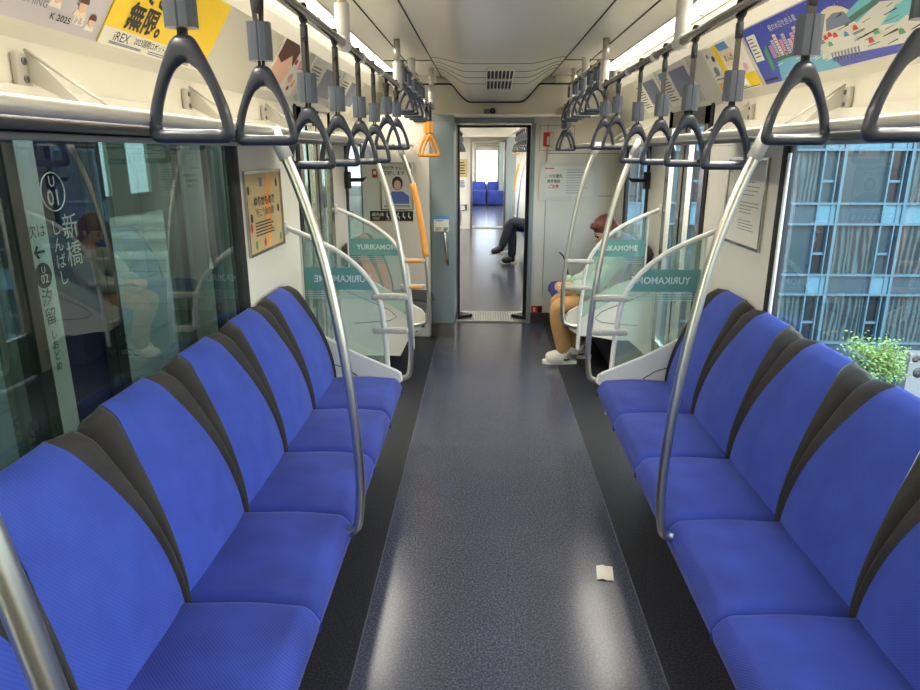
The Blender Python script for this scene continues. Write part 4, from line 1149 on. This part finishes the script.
struct('trim_bellows', MB().box(-.40, -.345, YE + .08, 6.62, 0, 1.95).box(.345, .40, YE + .08, 6.62, 0, 1.95).box(-.4, .4, YE + .08, 6.62, 1.85, 1.95).box(-.4, .4, YE + .40, 6.64, -.03, .004), M['teal'])
struct('trim_bellows_far', MB().box(-.40, -.345, 14.5, 14.8, 0, 1.95).box(.345, .40, 14.5, 14.8, 0, 1.95).box(-.4, .4, 14.5, 14.8, 1.85, 1.95).box(-.4, .4, 14.5, 14.8, -.03, .004), M['teal'])
lf = thing('ceiling_light', 'short glowing panel across the ceiling seen through the gangway', 'ceiling light', (0, 13.3, 2.0))  # emissive panel added to show a bright strip on the far ceiling
obj('diffuser', MB().box(-.28, .28, 13.1, 13.5, 2.030, 2.036), M['lamp'], lf); obj('housing', MB().box(-.30, .30, 13.08, 13.52, 2.036, 2.052), M['white'], lf)
# strap handles, rails, poles, seats there
for s, nm in ((-1, 'left'), (1, 'right')):
    obj('overhead_rail', MB().tube([(s * .50, 6.9, 1.92), (s * .50, 14.0, 1.92)], .0165, 10), M['satin'], None, (s * .59, 10.5, 1.92), 'steel strap rail on the %s of the next car' % nm, 'rail', 'overhead rails in the next car')
    for k in range(12):
        y = 7.4 + k * .5
        dup(protos['A'], (s * .50, y, 1.92), .05, 'grey strap handles hanging on the %s rail inside the next car' % nm, 'grey strap handles on the %s rail of the next car' % nm)
dup(protos['O'], (.50, 12.9, 1.90), 0, 'single orange strap handle far away on the right of the next car')
srcL = [o for o in COL.objects if o.name.startswith('grab_pole') and o.parent is None and 'label' in o]
pr_, po_ = [o for o in srcL if 'halfway along the right' in o['label']][0], [o for o in srcL if 'orange sleeve' in o['label']][0]
pl_ = [o for o in srcL if 'halfway along the left' in o['label']][0]
def mirror_dup(src, y, label, mirror=False):
    q = dup(src, None, None, label, 'grab poles in the next car'); q.location = (src.location.x, y, src.location.z)
    if mirror: q.rotation_euler.z = PI; q.location.x = -q.location.x
    return q
mirror_dup(pr_, 8.9, 'steel grab pole right in the next car, nearer one')
mirror_dup(pr_, 11.2, 'steel grab pole right in the next car, middle one')
mirror_dup(po_, 13.0, 'orange sleeved grab pole far right in the next car', True)
mirror_dup(pl_, 11.2, 'steel grab pole left in the next car')
seatsR = [o for o in COL.objects if o.parent is None and o.name.startswith('train_seat') and 'right row, nearest' in o.get('label', '')][0]
seatsL = [o for o in COL.objects if o.parent is None and o.name.startswith('train_seat') and 'left row, nearest' in o.get('label', '')][0]
for k in range(7):
    for sr, nm in ((seatsR, 'right'), (seatsL, 'left')):
        lb = 'blue seat in the row on the %s of the next car' % nm
        if nm == 'right' and k == 2: lb = 'blue seat under the person with crossed legs in the next car'
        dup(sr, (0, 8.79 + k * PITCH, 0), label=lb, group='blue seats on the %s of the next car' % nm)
# posters at the far end of the next car
for (x, z, w_, h_, mt, lb) in ((-.53, 1.25, .20, .36, 'kraft', 'ochre poster on the far end wall of the next car'), (-.53, .93, .18, .20, 'paper', 'white notice with purple marks below the ochre poster, far car end'), (-.51, .44, .14, .12, 'ink', 'small black symbol sign low on the far car end wall')):
    P = Plane((x, 14.41, z), (1, 0, 0), (0, 0, 1)); t = thing('wall_notice', lb, 'notice', P.p(0, 0))
    m = MB(); P.rect(m, -w_ / 2, w_ / 2, -h_ / 2, h_ / 2, .001, .008); obj('sheet', m, M[mt], t)
    m = MB(); P.lines(m, -w_ * .35, w_ * .35, h_ * .3, -h_ * .3, 5, .02, .012, 3); obj('print', m, M['ink'] if mt == 'kraft' else (M['bluegrey'] if mt == 'paper' else M['paper']), t)
# far end: low cab bench and front window
e = MB(); e.box(-1.2, 1.2, 21.6, 21.65, 0, .62); e.box(-1.2, -.5, 21.6, 21.65, .6, 2.2); e.box(.5, 1.2, 21.6, 21.65, .6, 2.2); e.box(-.5, .5, 21.6, 21.65, 1.62, 2.2)
struct('wall_front', e, M['cream'])
struct('window_5', MB().box(-.5, .5, 21.62, 21.626, .62, 1.62), M['winR'])
for x in (-.27, .27):
    s_ = thing('bench_seat', 'dark blue bench seat at the very end of the train on the ' + ('left' if x < 0 else 'right'), 'seat', (x, 21.2, 0), 'bench seats at the very end')
    obj('seat_cushion', MB().box(x - .24, x + .24, 20.95, 21.35, .02, .45, .03), M['blue2'], s_); obj('backrest', MB().box(x - .24, x + .24, 21.35, 21.5, .40, .70, .03), M['blue'], s_)

# ------------------------------------------------------------------ outside, right: street and glass office building
struct('ground', MB().box(-60, 90, -60, 160, -17.2, -17), pr('street', (58, 60, 60), .8))
fm = dict(mull=pr('facade_mullion', (48, 76, 90), .4, metal=.1), wide=pr('facade_glass', (26, 44, 52), .25, spec=.3), narrow=pr('facade_dark_glass', (16, 22, 28), .2, spec=.3),
          sp=pr('facade_spandrel', (30, 48, 58), .4, spec=.3), spl=pr('facade_light_panel', (52, 88, 104), .4, spec=.3))
def curtain_mat():
    m = pr('facade_curtain_glass', (70, 100, 112), .3, spec=.3); nt = m.node_tree; b = nt.nodes['Principled BSDF']
    tc = nt.nodes.new('ShaderNodeTexCoord'); w_ = nt.nodes.new('ShaderNodeTexWave'); w_.bands_direction = 'X'; w_.inputs['Scale'].default_value = 1.25; w_.inputs['Distortion'].default_value = 9; w_.inputs['Detail'].default_value = 3; w_.inputs['Detail Scale'].default_value = 1.6
    mp = nt.nodes.new('ShaderNodeMapping'); mp.inputs['Scale'].default_value = (1, 1, .12); nt.links.new(tc.outputs['Object'], mp.inputs[0]); nt.links.new(mp.outputs[0], w_.inputs['Vector'])
    r = nt.nodes.new('ShaderNodeValToRGB'); r.color_ramp.elements[0].color = lin((15, 26, 31)); r.color_ramp.elements[1].color = lin((44, 62, 68)); r.color_ramp.elements[0].position = .2
    nt.links.new(w_.outputs['Fac'], r.inputs[0]); nt.links.new(r.outputs[0], b.inputs['Base Color']); return m
fm['curt'] = curtain_mat()
FY = 34.; PW = 3.16; FH = 3.53; X0 = 17.24 - 4 * PW; Z0 = -.83   # module starts with the wide pane; Z0 = top of spandrel band
B = thing('office_building', 'blue glass office building filling the view through the right window', 'building', (18, 40, -17))
obj('slab', MB().box(X0, X0 + 9 * PW, FY + .35, FY + 14, -17, 9), fm['narrow'], B)
mu = MB()
for i in range(10):
    x = X0 + i * PW; mu.box(x - .07, x + .07, FY - .06, FY + .4, -17, 9); 
    if i < 9: mu.box(x + 2.17, x + 2.25, FY - .02, FY + .4, -17, 9)
    mu.box(x - .32, x - .26, FY, FY + .4, -17, 9) if i else None
for j in range(-4, 3):
    z = Z0 + j * FH
    for q in (0, -1.0): mu.box(X0, X0 + 9 * PW, FY - .04, FY + .4, z + q - .05, z + q + .05)
obj('mullion_grid', mu, fm['mull'], B)
for i in range(9):
    x = X0 + i * PW
    for j in range(-4, 3):
        z = Z0 + j * FH
        if z < -17: continue
        h1 = z + FH - 1.05; z0_, z1_ = z + .05, h1
        obj('wide_window', MB().box(x + .07, x + 2.17, FY + .2, FY + .24, z0_, z1_), fm['curt'] if (i * 3 + j) % 4 else fm['wide'], B)
        nb_ = MB(); nb_.box(x + 2.25, x + 2.84, FY + .22, FY + .26, z0_, z1_)
        no = obj('narrow_window', nb_, fm['narrow'] if (i + j) % 3 else fm['wide'], B)
        obj('transom', MB().box(x + 2.25, x + 2.84, FY + .1, FY + .22, z0_ + .95, z0_ + 1.07), fm['mull'], no)
        obj('spandrel', MB().box(x + .07, x + 2.17, FY + .12, FY + .18, z - .95, z - .05), fm['sp'] if (i + j) % 5 else fm['spl'], B)
        obj('light_panel', MB().box(x + 2.25, x + 3.09, FY + .05, FY + .12, z - .95, z - .05), fm['spl'], B)
# tree in front
leaf = pr('tree_leaf', (78, 108, 44), .6, noise=.35, nscale=4); bark = pr('bark', (96, 78, 58), .9)
T = thing('street_tree', 'small green tree in front of the blue glass building', 'tree', (12.2, 20, -17))
TC = Vector((12.0, 20.2, -4.45))
tb = MB(); tb.tube([(12.1, 20.2, -17), (12.15, 20.2, -8), (12.05, 20.2, -6.2), TC + Vector((0, 0, .0))], [.12, .09, .06, .03], 8)
lv = MB(); rt = random.Random(11)
for k in range(60):
    a = rt.random() * 2 * PI; el = rt.uniform(-.1, 1.2); L = rt.uniform(.6, 1.0)
    d = Vector((math.cos(a) * math.cos(el), math.sin(a) * math.cos(el), math.sin(el) * 1.3)); p0 = TC + Vector((0, 0, -.6)) ; p1 = p0 + d * L * 1.0
    tb.tube([p0, (p0 + p1) / 2 + Vector((0, 0, .05)), p1], [.03, .02, .006], 5)
    for q in range(75):
        f_ = rt.uniform(.35, 1.08); c = p0 + (p1 - p0) * f_ + Vector([rt.gauss(0, .12) for _ in range(3)])
        n1 = Vector([rt.gauss(0, 1) for _ in range(3)]).normalized(); n2 = n1.orthogonal().normalized(); sz = rt.uniform(.035, .065)
        lv.add([c - n1 * sz, c + n2 * sz * .5, c + n1 * sz, c - n2 * sz * .5], [(0, 1, 2, 3)])
obj('trunk', tb, bark, T); obj('foliage', lv, leaf, T)
# pale building far ahead, and white kiosk box
obj('pale_building', MB().box(-30, 6, 70, 80, -17, 14), pr('pale_wall', (214, 214, 222), .7), None, (0, 75, -17), 'pale distant building visible through the far end window of the train', 'building')
k_ = thing('rooftop_unit', 'white rooftop unit with round black fans at the lower right outside', 'unit', (14.4, 21, -17))
obj('casing', MB().box(13.62, 15.2, 21, 21.4, -17, -4.62), pr('unit_casing', (84, 90, 94), .6), k_)
for x in (13.8, 14.02): obj('fan', MB().lathe([(.02, 20.99), (.12, 20.98), (.12, 20.999)], (x, 0, -4.78), 14, 1), M['ink'], k_)
obj('fan', MB().lathe([(.02, 20.99), (.17, 20.98), (.17, 20.999)], (13.95, 0, -5.25), 14, 1), M['ink'], k_)

# ------------------------------------------------------------------ outside, left: platform
pfm = pr('platform_tile', (140, 146, 141), .6, noise=.08, nscale=1.2)
struct('floor_platform', MB().box(-9.5, -1.42, -6, 34, -.3, -.02), pfm)
pt = MB()
for y in range(-5, 34): pt.box(-9.4, -2.1, y - .012, y + .012, -.021, -.017)
for x in (-3.1, -4.1, -5.1, -6.1, -7.1, -8.1): pt.box(x - .012, x + .012, -6, 34, -.021, -.017)
struct('trim_platform_joints', pt, M['seam'])
rf = MB()
for a, b in ((-6, 6.6), (7.6, 9.1), (10.1, 12.4), (13.8, 20), (22, 34)): rf.box(-9.5, -1.35, a, b, 3.3, 3.4)  # unseen roof, gaps shaped to let sun stripes fall on the platform
struct('roof_sun_slots', rf, pr('sun_slot_roof', (120, 124, 122), .7))
wl = MB(); wl.box(-9.6, -9.5, -6, 34, -.3, .5); wl.box(-9.6, -9.5, -6, 34, 2.6, 3.4)
y = -6
while y < 34: wl.box(-9.6, -9.5, y, y + .9, .5, 2.6); y += 2.1
struct('wall_platform', wl, pr('platform_wall', (74, 86, 82), .7))
obj('beyond_building', MB().box(-26, -22, -10, 60, -17, 12), pr('beyond_wall', (176, 190, 196), .6), None, (-24, 20, -17), 'pale building wall glimpsed across the station platform', 'building')
dg = pr('screen_frame', (40, 52, 48), .4, metal=.3); dgl = pr('screen_frame_light', (112, 126, 116), .45)
sg = glass('screen_glass', (176, 196, 186), .02)
def screen(y0, y1, label):
    t = thing('platform_screen', label, 'platform screen', (-1.9, (y0 + y1) / 2, 0), 'glass platform screen panels')
    f = MB()
    f.box(-1.95, -1.87, y0, y0 + .09, -.02, 2.3); f.box(-1.95, -1.87, y1 - .09, y1, -.02, 2.3); f.box(-1.93, -1.87, y0, y1, -.02, .12); f.box(-1.93, -1.87, y0, y1, 2.2, 2.3)
    obj('frame', f, dg, t); obj('pane', MB().box(-1.905, -1.897, y0 + .05, y1 - .05, .12, 2.2), sg, t); return t
screen(-.2, .95, 'glass platform screen outside the left window, behind the camera'); 
screen(1.0, 1.72, 'glass platform screen outside the left window, nearest the camera')
s1 = screen(1.75, 2.50, 'glass platform screen with a no smoking mark just left of the station sign')
screen(3.08, 3.98, 'glass platform screen just right of the station sign'); screen(4.72, 6.1, 'glass platform screen beyond the grey door post'); screen(6.15, 8.1, 'glass platform screen farthest along the platform')
def symbol(t, y, z, r):
    P = Plane((-1.868, y, z), (0, 1, 0), (0, 0, 1)); m = MB(); P.ring(m, 0, 0, r, .004); P.poly(m, [(-r * .75, r * .6), (-r * .6, r * .75), (r * .75, -r * .6), (r * .6, -r * .75)]); P.rect(m, -r * .6, r * .5, -.006, .006)
    obj('no_smoking_mark', m, M['ink'], t); m = MB(); P.lines(m, -r, r, -r * 1.7, -r * 3.2, 3, .01, .002, 3); obj('small_print', m, M['ink'], t)
symbol(s1, 2.41, .50, .036)
P = Plane((-1.868, 3.42, .46), (0, 1, 0), (0, 0, 1))
# door post pair
dp = thing('screen_door_post', 'grey platform door post with a warning triangle right of the station sign', 'post', (-1.9, 4.3, 0))
obj('broad_post', MB().box(-1.98, -1.86, 4.02, 4.30, -.02, 2.3, .01), dgl, dp); obj('narrow_post', MB().box(-1.98, -1.86, 4.38, 4.50, -.02, 2.3, .01), dg, dp); obj('edge_post', MB().box(-1.96, -1.87, 4.60, 4.68, -.02, 2.3, .01), dgl, dp)
P = Plane((-1.855, 4.26, .87), (0, 1, 0), (0, 0, 1)); m = MB(); P.poly(m, [(-.05, -.05), (.05, -.05), (0, .06)]); P2 = obj('warning_triangle', m, M['green'], dp); m = MB(); P.poly(m, [(-.035, -.042), (.035, -.042), (0, .038)], .002, .003); obj('triangle_centre', m, M['paper'], P2)
# station name sign
S = thing('station_sign', 'tall navy station name sign with white lettering on the platform', 'sign', (-1.9, 2.8, 0))
obj('navy_panel', MB().box(-1.96, -1.88, 2.715, 3.00, -.02, 2.2), M['navy'], S)
obj('pale_strip', MB().box(-1.96, -1.88, 2.57, 2.715, -.02, 2.2), pr('sign_strip', (196, 206, 198), .5), S)
obj('edge_rail', MB().box(-1.96, -1.86, 3.00, 3.055, -.02, 2.3).box(-1.96, -1.86, 2.50, 2.57, -.02, 2.3), dg, S)
P = Plane((-1.879, -.03, 0), (0, 1, 0), (0, 0, 1))
m = MB(); P.ring(m, 2.82, 1.395, .078, .003); P.text(m, 'U', 2.82, 1.435, .062, .002, .01); P.text(m, '01', 2.82, 1.368, .09, .002, .012); obj('station_number', m, M['paper'], S)
m = MB(); P.text(m, '新', 2.90, 1.238, .115, .002); P.text(m, '橋', 2.90, 1.120, .115, .002); obj('station_name', m, M['paper'], S)
m = MB()
for k, ch in enumerate('しんばし'): P.text(m, ch, 2.80, 1.245 - k * .07, .07, .002)
obj('station_reading', m, M['paper'], S)
m = MB(); P.text(m, '次は', 2.672, 1.245, .06, .002)
P.poly(m, [(2.635, 1.165), (2.66, 1.192), (2.668, 1.185), (2.652, 1.170), (2.705, 1.170), (2.705, 1.160), (2.652, 1.160), (2.668, 1.145), (2.66, 1.138)], 0, .002)
P.disc(m, 2.672, 1.07, .052, c0=0, c1=.002, n=28); obj('next_station_arrow', m, M['ink'], S)
m = MB(); P.text(m, 'U', 2.672, 1.092, .038, .004, .01); P.text(m, '02', 2.672, 1.055, .05, .004, .01); obj('next_station_number', m, M['paper'], S)
m = MB(); P.text(m, '汐', 2.672, .975, .075, .002); P.text(m, '留', 2.672, .895, .075, .002)
for k, ch in enumerate('しおどめ'): P.text(m, ch, 2.672, .82 - k * .046, .045, .002)
obj('next_station_name', m, M['ink'], S)
yb = thing('notice_stand', 'yellow green notice panel standing on the platform beyond the screens', 'notice', (-4.0, 8.9, 0))
obj('post', MB().box(-4.02, -3.98, 8.9, 8.93, -.02, .75), dg, yb); obj('board', MB().box(-4.2, -3.8, 8.87, 8.90, .60, 1.12), pr('notice_green', (176, 186, 96), .5), yb)
for k, y in enumerate((8.5, 15.)):
    c = thing('platform_column', 'round steel column on the platform, %s one' % ('nearer', 'farther')[k], 'column', (-6.2, y, 0), 'platform columns')
    obj('shaft', MB().tube([(-6.2, y, -.02), (-6.2, y, 3.3)], .16, 20), dgl, c); obj('foot', MB().tube([(-6.2, y, -.02), (-6.2, y, .18)], .19, 20), dg, c)
# ------------------------------------------------------------------ light and world
w = bpy.data.worlds.new('world'); SC.world = w; w.use_nodes = True
nt = w.node_tree; bg = nt.nodes['Background']
sky = nt.nodes.new('ShaderNodeTexSky'); sky.sky_type = 'NISHITA'; sky.sun_disc = False
sky.sun_elevation = math.radians(48); sky.sun_rotation = math.radians(200); sky.air_density = 1.2; sky.dust_density = 1.5
hs_ = nt.nodes.new('ShaderNodeHueSaturation'); hs_.inputs['Saturation'].default_value = .5
nt.links.new(sky.outputs[0], hs_.inputs['Color']); nt.links.new(hs_.outputs[0], bg.inputs[0]); bg.inputs[1].default_value = SKY
sl = bpy.data.lights.new('sun', 'SUN'); sl.energy = SUN; sl.angle = math.radians(1.0); sl.color = (1, .95, .86)
so = bpy.data.objects.new('sun', sl); COL.objects.link(so)
so.rotation_euler = Vector((-.10, .72, -.69)).to_track_quat('-Z', 'Y').to_euler()
# long ceiling lamps: area light just under each diffuser strip
for s in (-1, 1):
    al = bpy.data.lights.new('strip_lamp', 'AREA'); al.shape = 'RECTANGLE'; al.size = .11; al.size_y = 8.2; al.energy = LAMP; al.color = (1, .95, .86)
    ao = bpy.data.objects.new('strip_lamp', al); COL.objects.link(ao); ao.location = (s * .868, 1.5, 2.150); al.spread = math.radians(125); ao.rotation_euler.y = s * math.radians(22)
for y0, L in ((10.5, 6.5), (18.2, 5.5)):
    for s in (-1, 1):
        al = bpy.data.lights.new('strip_lamp', 'AREA'); al.shape = 'RECTANGLE'; al.size = .11; al.size_y = L; al.energy = LAMP * .9; al.color = (1, .95, .86)
        ao = bpy.data.objects.new('strip_lamp', al); COL.objects.link(ao); ao.location = (s * .868, y0, 2.155)
vs_ = SC.view_settings; vs_.view_transform = 'Standard'; vs_.look = 'None'; vs_.gamma = 1; vs_.exposure = EXPO
try: vs_.use_curve_mapping = False
except Exception: pass
SC.cycles.use_denoising = True
SC.cycles.max_bounces = 8; SC.cycles.transparent_max_bounces = 16; SC.cycles.diffuse_bounces = 4; SC.cycles.glossy_bounces = 4
SC.cycles.sample_clamp_indirect = 6
